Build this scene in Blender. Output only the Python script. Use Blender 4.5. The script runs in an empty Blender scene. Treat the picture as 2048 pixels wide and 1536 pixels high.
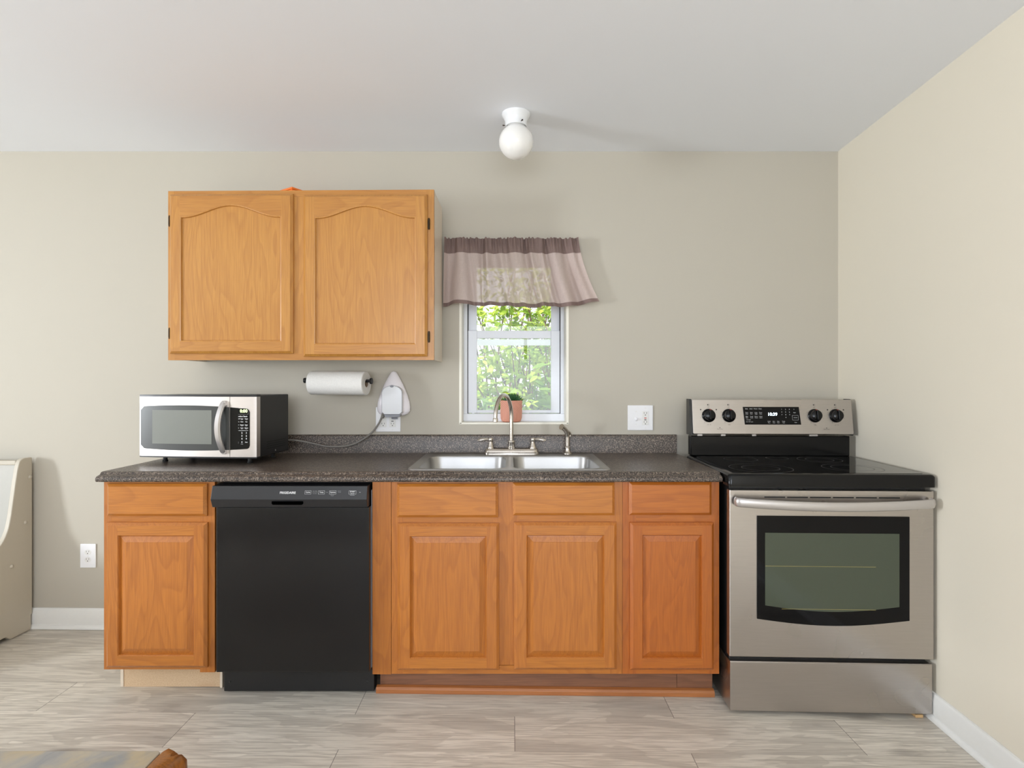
import bpy, bmesh, math, random
from mathutils import Vector, Matrix, Euler
random.seed(7)
C = bpy.context.scene.collection
PI = math.pi

# ------------------------------------------------------------ camera, world, lights, exposure
cam_d = bpy.data.cameras.new('camera'); cam_d.sensor_width = 36.0
cam_d.lens = 36.0 * 1134 / 2048; cam_d.clip_start = 0.02
cam = bpy.data.objects.new('camera', cam_d); C.objects.link(cam)
cam.location = (0, 0, 1.27); cam.rotation_euler = (PI / 2, 0, 0)
S = bpy.context.scene
S.camera = cam
S.view_settings.view_transform = 'Standard'; S.view_settings.look = 'None'
S.view_settings.gamma = 1.0; S.view_settings.use_curve_mapping = False
S.view_settings.exposure = 0.02
S.cycles.max_bounces = 10; S.cycles.diffuse_bounces = 6; S.cycles.glossy_bounces = 5
S.cycles.transparent_max_bounces = 12; S.cycles.sample_clamp_indirect = 6.0

w = bpy.data.worlds.new('world'); S.world = w; w.use_nodes = True
bgn = w.node_tree.nodes['Background']
bgn.inputs[0].default_value = (0.93, 0.97, 1.0, 1); bgn.inputs[1].default_value = 1.5

def area(name, loc, rot, sx, sy, energy, col):
    d = bpy.data.lights.new(name, 'AREA'); d.shape = 'RECTANGLE'; d.size = sx; d.size_y = sy
    d.energy = energy; d.color = col
    o = bpy.data.objects.new(name, d); C.objects.link(o); o.location = loc; o.rotation_euler = rot
    return o
# daylight through the left window; behind the camera, added fill tilted towards the ceiling
area('daylight_left', (-5.98, -0.25, 1.42), (0, -PI / 2 - math.radians(4), 0), 1.15, .72, 182, (0.93, 0.985, 1.04))
area('rear_fill', (-0.3, -2.86, 1.5), (PI / 2 + math.radians(25), 0, 0), 3.0, 1.6, 84, (0.90, 0.97, 1.08))
sd = bpy.data.lights.new('sun', 'SUN'); sd.energy = 6.0; sd.angle = 0.02; sd.color = (1, .95, .85)
sun = bpy.data.objects.new('sun', sd); C.objects.link(sun); sun.rotation_euler = (math.radians(38), math.radians(-18), 0)

# ------------------------------------------------------------ helpers
def lin(r, g, b):
    f = lambda c: (c / 255) / 12.92 if c / 255 <= .04045 else (((c / 255) + .055) / 1.055) ** 2.4
    return (f(r), f(g), f(b), 1)
def zf(x):                       # the old floor falls a little towards the right wall
    return -0.0114 * (x + 1.9)
YB = 2.945                       # back wall
CZ = 2.478                       # ceiling
def wall_x(y): return 1.6935 - .052 * (YB - y)
def at(px, py, Y):
    s = 1134 / Y
    return Vector(((px - 1024) / s, Y, 1.27 - (py - 768) / s))

class MB:
    def __init__(self): self.bm = bmesh.new()
    def face(self, pts, m=0):
        vs = [self.bm.verts.new(p) for p in pts]
        f = self.bm.faces.new(vs); f.material_index = m; return f
    def box(self, x0, x1, y0, y1, z0, z1, m=0):
        v = [self.bm.verts.new((x, y, z)) for x in (x0, x1) for y in (y0, y1) for z in (z0, z1)]
        for idx in ((0, 1, 3, 2), (4, 6, 7, 5), (0, 4, 5, 1), (2, 3, 7, 6), (0, 2, 6, 4), (1, 5, 7, 3)):
            f = self.bm.faces.new([v[i] for i in idx]); f.material_index = m
        return self
    def prism(self, poly, a, b, axis='x', m=0):
        def P(p, t):
            if axis == 'x': return (t, p[0], p[1])
            if axis == 'y': return (p[0], t, p[1])
            return (p[0], p[1], t)
        A = [self.bm.verts.new(P(p, a)) for p in poly]; B = [self.bm.verts.new(P(p, b)) for p in poly]
        n = len(poly)
        for i in range(n):
            f = self.bm.faces.new((A[i], A[(i + 1) % n], B[(i + 1) % n], B[i])); f.material_index = m
        f = self.bm.faces.new(A); f.material_index = m
        f = self.bm.faces.new(B[::-1]); f.material_index = m
        return self
    def loops(self, rings, cap0=True, cap1=True, m=0, closed=True):
        R = [[self.bm.verts.new(p) for p in r] for r in rings]
        n = len(R[0])
        for a, b in zip(R, R[1:]):
            for i in range(n if closed else n - 1):
                j = (i + 1) % n
                f = self.bm.faces.new((a[i], a[j], b[j], b[i])); f.material_index = m
        if cap0: f = self.bm.faces.new(R[0][::-1]); f.material_index = m
        if cap1: f = self.bm.faces.new(R[-1]); f.material_index = m
        return R
    def lathe(self, prof, c=(0, 0, 0), axis='z', n=32, m=0, sx=1, sy=1):
        rings = []
        for r, h in prof:
            ring = []
            for i in range(n):
                a = 2 * PI * i / n; u, v = max(r, 1e-5) * math.cos(a) * sx, max(r, 1e-5) * math.sin(a) * sy
                if axis == 'z': p = (u, v, h)
                elif axis == 'x': p = (h, u, v)
                else: p = (u, h, v)
                ring.append((p[0] + c[0], p[1] + c[1], p[2] + c[2]))
            rings.append(ring)
        self.loops(rings, m=m); return self
    def tube(self, pts, rad, n=14, m=0, flat=1.0):
        pts = [Vector(p) for p in pts]
        if not hasattr(rad, '__len__'): rad = [rad] * len(pts)
        rings = []; prev = None
        for i, p in enumerate(pts):
            t = (pts[min(i + 1, len(pts) - 1)] - pts[max(i - 1, 0)]).normalized()
            if prev is None:
                u = t.orthogonal().normalized()
            else:
                u = (prev - t * prev.dot(t)).normalized()
            v = t.cross(u); prev = u
            rings.append([tuple(p + (u * math.cos(2 * PI * k / n) + v * math.sin(2 * PI * k / n) * flat) * rad[i]) for k in range(n)])
        self.loops(rings, m=m); return self
    def build(self, name, mats, parent=None, bevel=0, seg=2, smooth=None, matrix=None, local=False, sub=0):
        bm = self.bm
        if matrix is not None: bmesh.ops.transform(bm, matrix=matrix, verts=bm.verts)
        if parent is not None and not local:
            r = parent
            while r.parent: r = r.parent
            bmesh.ops.translate(bm, vec=-Vector(r.location), verts=bm.verts)
        bmesh.ops.recalc_face_normals(bm, faces=bm.faces)
        me = bpy.data.meshes.new(name); bm.to_mesh(me); bm.free()
        if not isinstance(mats, (list, tuple)): mats = [mats]
        for mt in mats: me.materials.append(mt)
        if smooth is not None:
            me.shade_smooth(); me.set_sharp_from_angle(angle=math.radians(smooth))
        o = bpy.data.objects.new(name, me); C.objects.link(o)
        if parent is not None: o.parent = parent
        if bevel:
            md = o.modifiers.new('bevel', 'BEVEL'); md.width = bevel; md.segments = seg
            md.limit_method = 'ANGLE'; md.angle_limit = math.radians(35)
        if sub:
            md = o.modifiers.new('subd', 'SUBSURF'); md.levels = sub; md.render_levels = sub
        return o

def thing(name, label, cat, loc=(0, 0, 0), rot=(0, 0, 0), group=None):
    o = bpy.data.objects.new(name, None); C.objects.link(o); o.empty_display_size = .05
    o.location = loc; o.rotation_euler = rot; o['label'] = label; o['category'] = cat
    if group: o['group'] = group
    return o
def tag(o, label, cat, group=None):
    o['label'] = label; o['category'] = cat
    if group: o['group'] = group
    return o
def struct(o, label=None):
    o['kind'] = 'structure'
    if label: o['label'] = label
    return o
def curve_pts(P, n=10):          # Catmull-Rom
    P = [Vector(p) for p in P]; Q = [P[0]] + P + [P[-1]]; out = []
    for i in range(1, len(Q) - 2):
        for k in range(n):
            t = k / n; a, b, c, d = Q[i - 1], Q[i], Q[i + 1], Q[i + 2]
            out.append(.5 * ((2 * b) + (c - a) * t + (2 * a - 5 * b + 4 * c - d) * t * t + (3 * b - a - 3 * c + d) * t ** 3))
    out.append(P[-1]); return out
def rrect(x0, x1, y0, y1, r, n=6):
    out = []
    for cx, cy, a0 in ((x1 - r, y1 - r, 0), (x0 + r, y1 - r, 90), (x0 + r, y0 + r, 180), (x1 - r, y0 + r, 270)):
        for k in range(n + 1):
            a = math.radians(a0 + 90 * k / n); out.append((cx + r * math.cos(a), cy + r * math.sin(a)))
    return out

class Letters:                   # lettering as thin mesh, reading along +x, facing -y
    def __init__(self): self.bm = bmesh.new()
    def add(self, s, x, z, size, align='CENTER', m=0, bold=0.0, y=0.0, sx=1.0):
        cu = bpy.data.curves.new('t', 'FONT'); cu.body = s; cu.size = size; cu.align_x = align; cu.align_y = 'CENTER'
        cu.offset = bold; cu.resolution_u = 2
        o = bpy.data.objects.new('t', cu); C.objects.link(o)
        bpy.context.view_layer.update()
        me = bpy.data.meshes.new_from_object(o.evaluated_get(bpy.context.evaluated_depsgraph_get()))
        me.transform(Matrix.Translation((x, y, z)) @ Matrix.Rotation(PI / 2, 4, 'X') @ Matrix.Diagonal((sx, 1, 1, 1)))
        n0 = len(self.bm.faces); self.bm.from_mesh(me); self.bm.faces.ensure_lookup_table()
        for f in self.bm.faces[n0:]: f.material_index = m
        bpy.data.objects.remove(o); bpy.data.curves.remove(cu); bpy.data.meshes.remove(me)
        return self
    def bar(self, x0, x1, z0, z1, m=0, y=0.0):
        vs = [self.bm.verts.new(p) for p in ((x0, y, z0), (x1, y, z0), (x1, y, z1), (x0, y, z1))]
        self.bm.faces.new(vs).material_index = m; return self
    def frame(self, x0, x1, z0, z1, t, m=0):
        self.bar(x0, x1, z0, z0 + t, m); self.bar(x0, x1, z1 - t, z1, m)
        self.bar(x0, x0 + t, z0, z1, m); self.bar(x1 - t, x1, z0, z1, m); return self
    def disc(self, x, z, r, m=0, n=14):
        vs = [self.bm.verts.new((x + r * math.cos(2 * PI * i / n), 0, z + r * math.sin(2 * PI * i / n))) for i in range(n)]
        self.bm.faces.new(vs).material_index = m; return self
    def build(self, name, mats, parent, matrix=None):
        if matrix is not None: bmesh.ops.transform(self.bm, matrix=matrix, verts=self.bm.verts)
        me = bpy.data.meshes.new(name); self.bm.to_mesh(me); self.bm.free()
        for mt in (mats if isinstance(mats, (list, tuple)) else [mats]): me.materials.append(mt)
        o = bpy.data.objects.new(name, me); C.objects.link(o); o.parent = parent; return o

# ------------------------------------------------------------ materials
class NT:
    def __init__(self, name):
        self.m = bpy.data.materials.new(name); self.m.use_nodes = True
        self.t = self.m.node_tree; self.b = self.t.nodes['Principled BSDF']; self.out = self.t.nodes['Material Output']
    def n(self, typ, **kw):
        nd = self.t.nodes.new(typ)
        for k, v in kw.items(): setattr(nd, k, v)
        return nd
    def l(self, a, b): self.t.links.new(a, b)
    def math(self, op, a, b=None, c=None):
        nd = self.n('ShaderNodeMath', operation=op)
        for i, v in enumerate((a, b, c)):
            if v is None: continue
            if isinstance(v, (int, float)): nd.inputs[i].default_value = v
            else: self.l(v, nd.inputs[i])
        return nd.outputs[0]
    def vmul(self, vec, s, add=(0, 0, 0)):
        nd = self.n('ShaderNodeVectorMath', operation='MULTIPLY_ADD')
        self.l(vec, nd.inputs[0]); nd.inputs[1].default_value = s; nd.inputs[2].default_value = add
        return nd.outputs[0]
    def noise(self, vec, scale, detail=2, rough=.5, dist=0):
        nd = self.n('ShaderNodeTexNoise'); self.l(vec, nd.inputs['Vector'])
        nd.inputs['Scale'].default_value = scale; nd.inputs['Detail'].default_value = detail
        nd.inputs['Roughness'].default_value = rough; nd.inputs['Distortion'].default_value = dist
        return nd.outputs[0]
    def ramp(self, fac, stops):
        nd = self.n('ShaderNodeValToRGB'); e = nd.color_ramp.elements
        while len(e) < len(stops): e.new(.5)
        for el, (p, c) in zip(e, stops):
            el.position = p; el.color = c if len(c) == 4 else (*c, 1)
        self.l(fac, nd.inputs[0]); return nd.outputs[0]
    def mix(self, fac, a, b, mode='MIX'):
        nd = self.n('ShaderNodeMix', data_type='RGBA', blend_type=mode)
        if isinstance(fac, (int, float)): nd.inputs[0].default_value = fac
        else: self.l(fac, nd.inputs[0])
        for i, v in ((6, a), (7, b)):
            if isinstance(v, tuple): nd.inputs[i].default_value = v
            else: self.l(v, nd.inputs[i])
        return nd.outputs[2]
    def bump(self, h, strength=.2, dist=.001):
        nd = self.n('ShaderNodeBump'); nd.inputs['Strength'].default_value = strength
        nd.inputs['Distance'].default_value = dist; self.l(h, nd.inputs['Height'])
        self.l(nd.outputs[0], self.b.inputs['Normal'])
    def coord(self, rnd=True):
        tc = self.n('ShaderNodeTexCoord').outputs['Object']
        if not rnd: return tc
        oi = self.n('ShaderNodeObjectInfo').outputs['Random']
        cb = self.n('ShaderNodeCombineXYZ')
        for i, k in enumerate((37.0, 13.0, 23.0)): self.l(self.math('MULTIPLY', oi, k), cb.inputs[i])
        ad = self.n('ShaderNodeVectorMath', operation='ADD'); self.l(tc, ad.inputs[0]); self.l(cb.outputs[0], ad.inputs[1])
        return ad.outputs[0]

def plain(name, col, rough=.5, metal=0, spec=.5, emit=0, coat=0, noise=0.0):
    k = NT(name); b = k.b
    b.inputs['Base Color'].default_value = col; b.inputs['Roughness'].default_value = rough
    b.inputs['Metallic'].default_value = metal; b.inputs['Specular IOR Level'].default_value = spec
    b.inputs['Coat Weight'].default_value = coat
    if emit: b.inputs['Emission Color'].default_value = col; b.inputs['Emission Strength'].default_value = emit
    nz = k.noise(k.coord(), 60, 3)
    dark = tuple(c * (1 - noise - .03) for c in col[:3]) + (1,)
    k.l(k.mix(nz, dark, col), b.inputs['Base Color'])
    return k.m

def oak(name, horiz, dark, mid, light, rings=15):
    k = NT(name); v = k.coord()
    sA = (.16, 1, 1.0) if horiz else (1, 1, .16)
    sB = (.035, 1, 1) if horiz else (1, 1, .035)
    a = k.noise(k.vmul(v, sA), 6.4, 2.2, .5, .35)
    ringv = k.math('FRACT', k.math('MULTIPLY', a, rings))
    band = k.ramp(ringv, [(0, (0, 0, 0)), (.55, (.35,) * 3), (.9, (1, 1, 1)), (1, (.1,) * 3)])
    p = k.noise(k.vmul(v, sB), 240, 2, .6)
    pore = k.ramp(p, [(.40, (1, 1, 1)), (.60, (0, 0, 0))])
    big = k.noise(k.vmul(v, (.5, .5, .5)), 4, 1)
    base = k.mix(big, mid, light)
    c1 = k.mix(k.math('MULTIPLY', band, .30), base, dark)
    c2 = k.mix(k.math('MULTIPLY', pore, .26), c1, dark)
    k.l(c2, k.b.inputs['Base Color']); k.b.inputs['Roughness'].default_value = .36
    k.b.inputs['Coat Weight'].default_value = .25; k.b.inputs['Coat Roughness'].default_value = .25
    k.bump(p, .12, .0006)
    return k.m
# upper cabinet: yellower oak; base cabinets: redder oak
UV_ = oak('oak_upper_vertical', False, lin(150, 90, 36), lin(187, 130, 58), lin(196, 141, 68))
UH_ = oak('oak_upper_horizontal', True, lin(146, 86, 34), lin(183, 125, 55), lin(193, 137, 66))
LV_ = oak('oak_base_vertical', False, lin(134, 70, 22), lin(178, 107, 38), lin(188, 117, 46))
LH_ = oak('oak_base_horizontal', True, lin(134, 70, 22), lin(181, 110, 38), lin(190, 121, 46))
RV_ = oak('oak_right_dimmed_vertical', False, lin(130, 62, 18), lin(172, 94, 28), lin(182, 102, 34))  # right cabinet: base oak tinted for dimmer light, partly its own tone
RH_ = oak('oak_right_dimmed_horizontal', True, lin(130, 62, 18), lin(175, 97, 28), lin(184, 107, 36))
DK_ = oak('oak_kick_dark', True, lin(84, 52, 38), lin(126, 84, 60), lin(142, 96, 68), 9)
MO_ = oak('oak_shoe', True, lin(130, 74, 40), lin(168, 104, 58), lin(176, 114, 64), 6)
almond = plain('almond_side', lin(222, 208, 190), .4)
def particle():
    k = NT('particleboard'); v = k.coord(); n1 = k.noise(v, 220, 3, .7); n2 = k.noise(v, 6, 2)
    c = k.mix(n1, lin(176, 140, 108), lin(226, 204, 170)); c = k.mix(k.ramp(n2, [(.55, (0, 0, 0)), (.75, (.5,) * 3)]), c, lin(170, 130, 96))
    k.l(c, k.b.inputs['Base Color']); k.b.inputs['Roughness'].default_value = .85; return k.m
PB_ = particle()

def wallmat(name, col):
    k = NT(name); v = k.coord(False); n1 = k.noise(v, 2.2, 2); n2 = k.noise(v, 260, 3, .6)
    c = k.mix(n1, tuple(x * .985 for x in col[:3]) + (1,), col)
    k.l(c, k.b.inputs['Base Color']); k.b.inputs['Roughness'].default_value = .62
    k.b.inputs['Specular IOR Level'].default_value = .3; k.bump(n2, .06, .0008); return k.m
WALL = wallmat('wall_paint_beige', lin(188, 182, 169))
WALLR = wallmat('wall_paint_beige_lit', lin(229, 222, 206))  # same beige, lightened for the window light falling on the right wall
CEIL = wallmat('ceiling_paint_white', lin(238, 241, 247))
TRIM = plain('trim_white_gloss', lin(236, 236, 233), .3)
VINYL = plain('window_vinyl_white', lin(232, 236, 244), .32)
SILLM = plain('sill_cream_paint', lin(240, 236, 222), .35)

def laminate():
    k = NT('laminate_dark_granite'); v = k.coord(False)
    a = k.noise(v, 170, 2, .8); b = k.noise(k.vmul(v, (1, 1, 1), (5, 3, 1)), 330, 2, .7); c = k.noise(v, 26, 3)
    c0 = k.ramp(a, [(.38, lin(38, 34, 33)), (.48, lin(72, 64, 58)), (.57, lin(112, 100, 90)), (.66, lin(168, 154, 140))])
    c1 = k.mix(k.ramp(b, [(.60, (0, 0, 0)), (.66, (.8,) * 3)]), c0, lin(140, 112, 92))
    c2 = k.mix(k.ramp(c, [(.35, (0, 0, 0)), (.7, (.35,) * 3)]), c1, lin(40, 38, 38))
    k.l(c2, k.b.inputs['Base Color']); k.b.inputs['Roughness'].default_value = .33
    k.bump(a, .10, .0005); return k.m
LAM = laminate()

def floormat():
    k = NT('floor_grey_oak_planks'); v = k.n('ShaderNodeTexCoord').outputs['Object']
    sp = k.n('ShaderNodeSeparateXYZ'); k.l(v, sp.inputs[0]); x, y = sp.outputs[0], sp.outputs[1]
    PW, PL = .21, 1.24
    r = k.math('DIVIDE', k.math('SUBTRACT', y, 1.993), PW); row = k.math('FLOOR', r); fr = k.math('SUBTRACT', r, row)
    xx = k.math('DIVIDE', k.math('ADD', k.math('SUBTRACT', x, .01), k.math('MULTIPLY', row, PL / 2)), PL)
    col = k.math('FLOOR', xx); fc = k.math('SUBTRACT', xx, col)
    wn = k.n('ShaderNodeTexWhiteNoise', noise_dimensions='2D'); cb = k.n('ShaderNodeCombineXYZ')
    k.l(row, cb.inputs[0]); k.l(col, cb.inputs[1]); k.l(cb.outputs[0], wn.inputs['Vector']); rnd = wn.outputs['Value']
    cb2 = k.n('ShaderNodeCombineXYZ')
    k.l(k.math('MULTIPLY', rnd, 40), cb2.inputs[0]); k.l(k.math('MULTIPLY', rnd, 17), cb2.inputs[1]); k.l(rnd, cb2.inputs[2])
    ad = k.n('ShaderNodeVectorMath', operation='ADD'); k.l(v, ad.inputs[0]); k.l(cb2.outputs[0], ad.inputs[1]); w_ = ad.outputs[0]
    g = k.noise(k.vmul(w_, (.22, 1, 1)), 7, 3, .55, .8)
    f = k.noise(k.vmul(w_, (.045, 1, 1)), 130, 4, .6)
    kn = k.n('ShaderNodeTexVoronoi'); k.l(k.vmul(w_, (.45, 1, 1)), kn.inputs['Vector']); kn.inputs['Scale'].default_value = 3.1
    band = k.ramp(k.math('FRACT', k.math('MULTIPLY', g, 6.5)), [(0, (0, 0, 0)), (.7, (.55,) * 3), (.93, (1, 1, 1)), (1, (0, 0, 0))])
    base = k.ramp(g, [(.28, lin(176, 169, 159)), (.5, lin(222, 215, 202)), (.75, lin(236, 229, 217))])
    c = k.mix(k.math('MULTIPLY', band, .34), base, lin(152, 144, 133))
    c = k.mix(k.ramp(f, [(.40, (.55,) * 3), (.56, (0, 0, 0))]), c, lin(158, 149, 137))
    c = k.mix(k.ramp(kn.outputs['Distance'], [(.0, (.9,) * 3), (.11, (0, 0, 0))]), c, lin(96, 88, 82))
    c = k.mix(k.math('MULTIPLY', rnd, .22), c, lin(196, 187, 175))
    def edge(fv, wdt):
        a = k.math('MINIMUM', fv, k.math('SUBTRACT', 1.0, fv)); return k.math('LESS_THAN', a, wdt)
    seam = k.math('MAXIMUM', k.math('MULTIPLY', edge(fr, .0035), .45), edge(fc, .0010))
    c = k.mix(k.math('MULTIPLY', seam, .75), c, lin(78, 70, 66))
    k.l(c, k.b.inputs['Base Color']); k.b.inputs['Roughness'].default_value = .42
    k.bump(f, .08, .0008); return k.m
FLOOR = floormat()

def steel(name, col, rough=.3, stretch=(.03, 1, 1), amt=.14):
    k = NT(name); v = k.coord(); n1 = k.noise(k.vmul(v, stretch), 420, 2, .6); n2 = k.noise(v, 5, 2)
    k.b.inputs['Metallic'].default_value = 1
    k.l(k.mix(n1, tuple(c * .88 for c in col[:3]) + (1,), col), k.b.inputs['Base Color'])
    mr = k.n('ShaderNodeMapRange'); k.l(n2, mr.inputs[0]); mr.inputs[3].default_value = rough - .06; mr.inputs[4].default_value = rough + .08
    k.l(mr.outputs[0], k.b.inputs['Roughness']); k.bump(n1, amt, .0004); return k.m
STEEL = steel('stainless_brushed', lin(190, 184, 179), .28)
STEELM = steel('microwave_stainless', lin(214, 206, 200), .42)
SINKM = steel('sink_stainless', lin(184, 183, 182), .32, (1, .1, 1), .08)
NICKEL = steel('brushed_nickel', lin(206, 198, 188), .24, (1, 1, .1), .05)
HANDLE = plain('handle_silver', lin(196, 192, 190), .32, .75)
BLKG = plain('black_enamel_gloss', lin(10, 10, 11), .14, spec=.3)
BLKS = plain('black_satin', lin(28, 28, 29), .34)
BLKC = plain('black_case_metal', lin(30, 30, 31), .38)
BLKM = plain('black_matte', lin(14, 14, 14), .6)
DWD = plain('dishwasher_black', lin(14, 14, 15), .22)
DWP = plain('dishwasher_panel_black', lin(34, 34, 36), .36)
GLASSB = plain('oven_black_glass', lin(8, 8, 10), .06, spec=.22)
GLASSI = plain('oven_inner_glass', lin(66, 74, 60), .10, spec=.55)
COOK = plain('ceramic_cooktop', lin(6, 6, 7), .045, spec=.4)
RINGM = plain('burner_ring_grey', lin(92, 90, 92), .3)
MWG = plain('microwave_glass_dark', lin(58, 59, 57), .36)
MWI = plain('microwave_mesh_grey', lin(118, 120, 112), .5)
WHT = plain('white_print', lin(225, 225, 225), .5)
DIMW = plain('grey_print', lin(150, 150, 150), .5)
BLKP = plain('black_print', lin(40, 36, 34), .5)
LEDW = plain('clock_led_white', lin(215, 240, 255), .5, emit=2.5)
LEDG = plain('clock_led_green', lin(232, 255, 170), .5, emit=1.6)
RED = plain('red_mark', lin(190, 40, 36), .4)
BRZ = plain('hinge_bronze', lin(62, 50, 38), .4, .8)
PLATE = plain('outlet_white_plastic', lin(238, 238, 240), .3)
SOCK = plain('outlet_socket_white', lin(232, 231, 228), .35)
CORD = plain('cord_grey', lin(128, 124, 118), .5)
ORG = plain('orange_plastic', lin(238, 122, 40), .4)
WHITEP = plain('enamel_white', lin(236, 238, 240), .25)
BENCH = plain('bench_cream_paint', lin(192, 184, 168), .45)
BENCHS = plain('bench_panel_white', lin(184, 182, 175), .4)
GREYP = plain('grey_plastic', lin(140, 142, 150), .4)
PEARL = plain('pearl_white_plastic', lin(248, 244, 249), .3)
CAPS = plain('capsule_cover_white', lin(222, 224, 228), .25)
SHIMW = plain('raw_pine', lin(206, 168, 118), .7)

def opal():
    k = NT('opal_glass'); b = k.b; b.inputs['Base Color'].default_value = lin(244, 243, 240)
    b.inputs['Roughness'].default_value = .12; b.inputs['Subsurface Weight'].default_value = .25
    b.inputs['Subsurface Radius'].default_value = (.03, .03, .03); b.inputs['Coat Weight'].default_value = .3; return k.m
OPAL = opal()
def paper():
    k = NT('paper_towel'); v = k.coord(False); n1 = k.noise(v, 160, 3, .6); n2 = k.noise(v, 45, 2)
    k.l(k.mix(n1, lin(216, 214, 210), lin(238, 236, 232)), k.b.inputs['Base Color'])
    k.b.inputs['Roughness'].default_value = .9; k.bump(n2, .5, .003); return k.m
PAPER = paper()
def linen(name, col, tr, tp):
    k = NT(name); v = k.coord(False)
    wa = k.noise(k.vmul(v, (1, 1, .06)), 420, 2, .6); wb = k.noise(k.vmul(v, (.06, 1, 1)), 420, 2, .6)
    wv = k.math('MULTIPLY', k.math('ADD', wa, wb), .5)
    c = k.mix(wv, tuple(x * .74 for x in col[:3]) + (1,), tuple(min(1, x * 1.18) for x in col[:3]) + (1,))
    d = k.n('ShaderNodeBsdfDiffuse'); t = k.n('ShaderNodeBsdfTranslucent'); tr_ = k.n('ShaderNodeBsdfTransparent')
    k.l(c, d.inputs[0]); k.l(c, t.inputs[0])
    m1 = k.n('ShaderNodeMixShader'); m1.inputs[0].default_value = tr; k.l(d.outputs[0], m1.inputs[1]); k.l(t.outputs[0], m1.inputs[2])
    m2 = k.n('ShaderNodeMixShader'); m2.inputs[0].default_value = tp; k.l(m1.outputs[0], m2.inputs[1]); k.l(tr_.outputs[0], m2.inputs[2])
    k.l(m2.outputs[0], k.out.inputs[0]); return k.m
LIN1 = linen('linen_mauve', lin(218, 200, 194), .26, .13)
LIN2 = linen('linen_mauve_double', lin(142, 122, 117), .2, .02)  # doubled bands: darker colour stands in for the light they block
def paneglass():
    k = NT('window_pane_glass'); g = k.n('ShaderNodeBsdfGlossy'); g.inputs['Roughness'].default_value = .01
    t = k.n('ShaderNodeBsdfTransparent'); t.inputs[0].default_value = (.97, .99, .98, 1)
    f = k.n('ShaderNodeFresnel'); f.inputs[0].default_value = 1.5
    m = k.n('ShaderNodeMixShader'); k.l(k.math('MULTIPLY', f.outputs[0], .8), m.inputs[0]); k.l(t.outputs[0], m.inputs[1]); k.l(g.outputs[0], m.inputs[2])
    k.l(m.outputs[0], k.out.inputs[0]); return k.m
PANE = paneglass()
def potmat():
    k = NT('pink_terracotta_arches'); v = k.n('ShaderNodeTexCoord').outputs['Object']
    sp = k.n('ShaderNodeSeparateXYZ'); k.l(v, sp.inputs[0])
    dz = k.math('MAXIMUM', k.math('SUBTRACT', sp.outputs[2], .045), 0.0)
    ax = k.math('SUBTRACT', sp.outputs[0], .008)
    d = k.math('SQRT', k.math('ADD', k.math('MULTIPLY', ax, ax), k.math('MULTIPLY', dz, dz)))
    s = k.math('SINE', k.math('MULTIPLY', d, 900.0)); s01 = k.math('MULTIPLY_ADD', s, .5, .5)
    k.l(k.mix(s01, lin(204, 134, 112), lin(232, 172, 150)), k.b.inputs['Base Color'])
    k.b.inputs['Roughness'].default_value = .6; k.bump(s01, .6, .0012); return k.m
POT = potmat()
def leafmat(name, c1, c2, tr=.45):
    k = NT(name); v = k.coord(); c = k.mix(k.ramp(k.noise(v, 3.5, 2), [(.35, (0, 0, 0)), (.65, (1, 1, 1))]), c1, c2)
    d = k.n('ShaderNodeBsdfDiffuse'); t = k.n('ShaderNodeBsdfTranslucent'); k.l(c, d.inputs[0]); k.l(c, t.inputs[0])
    m = k.n('ShaderNodeMixShader'); m.inputs[0].default_value = tr; k.l(d.outputs[0], m.inputs[1]); k.l(t.outputs[0], m.inputs[2])
    k.l(m.outputs[0], k.out.inputs[0]); return k.m
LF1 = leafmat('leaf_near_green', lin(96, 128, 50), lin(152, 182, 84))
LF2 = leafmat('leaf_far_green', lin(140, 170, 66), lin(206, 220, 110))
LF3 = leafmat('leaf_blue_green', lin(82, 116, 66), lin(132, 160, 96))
SUCC = plain('succulent_green', lin(70, 116, 74), .4)
SOIL = plain('soil', lin(60, 44, 34), .9)
BARK = plain('bark', lin(130, 104, 84), .9, noise=.35)
GRND = plain('garden_ground', lin(120, 140, 84), .9, noise=.2)
def slate():
    k = NT('slate_tile_top'); v = k.coord(False); a = k.noise(v, 9, 4, .6, .6); b = k.noise(k.vmul(v, (1, 1, 1), (3, 2, 1)), 14, 3)
    c = k.ramp(a, [(.3, lin(124, 130, 134)), (.5, lin(156, 152, 146)), (.7, lin(182, 168, 142))])
    c = k.mix(k.ramp(b, [(.5, (0, 0, 0)), (.7, (.5,) * 3)]), c, lin(196, 170, 120))
    k.l(c, k.b.inputs['Base Color']); k.b.inputs['Roughness'].default_value = .45; k.bump(a, .3, .003); return k.m
SLATE = slate()
CARV = oak('carved_dark_honey_wood', False, lin(58, 28, 10), lin(134, 76, 24), lin(172, 112, 46), 22)

# ------------------------------------------------------------ the setting
XL = -6.1; YR = -3.0
m = MB(); x1 = 2.1
top = [(XL - .1, YR - .1), (x1, YR - .1), (x1, YB + .16), (XL - .1, YB + .16)]
A = [(p[0], p[1], zf(p[0])) for p in top]; B = [(p[0], p[1], zf(p[0]) - .1) for p in top]
m.loops([B, A]); struct(m.build('floor', FLOOR), 'grey oak plank floor')
struct(MB().box(XL - .1, 2.1, YR - .1, YB + .16, CZ, CZ + .1).build('ceiling', CEIL), 'white ceiling')
WX0, WX1, WZ0, WZ1 = -.2727, .2935, 1.062, 1.99
YW = YB + .16
m = MB(); zb = -.2
m.box(XL - .1, WX0, YB, YW, zb, CZ); m.box(WX1, 2.1, YB, YW, zb, CZ)
m.box(WX0, WX1, YB, YW, zb, WZ0); m.box(WX0, WX1, YB, YW, WZ1, CZ)
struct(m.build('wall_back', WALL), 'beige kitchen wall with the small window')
m = MB()
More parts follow.
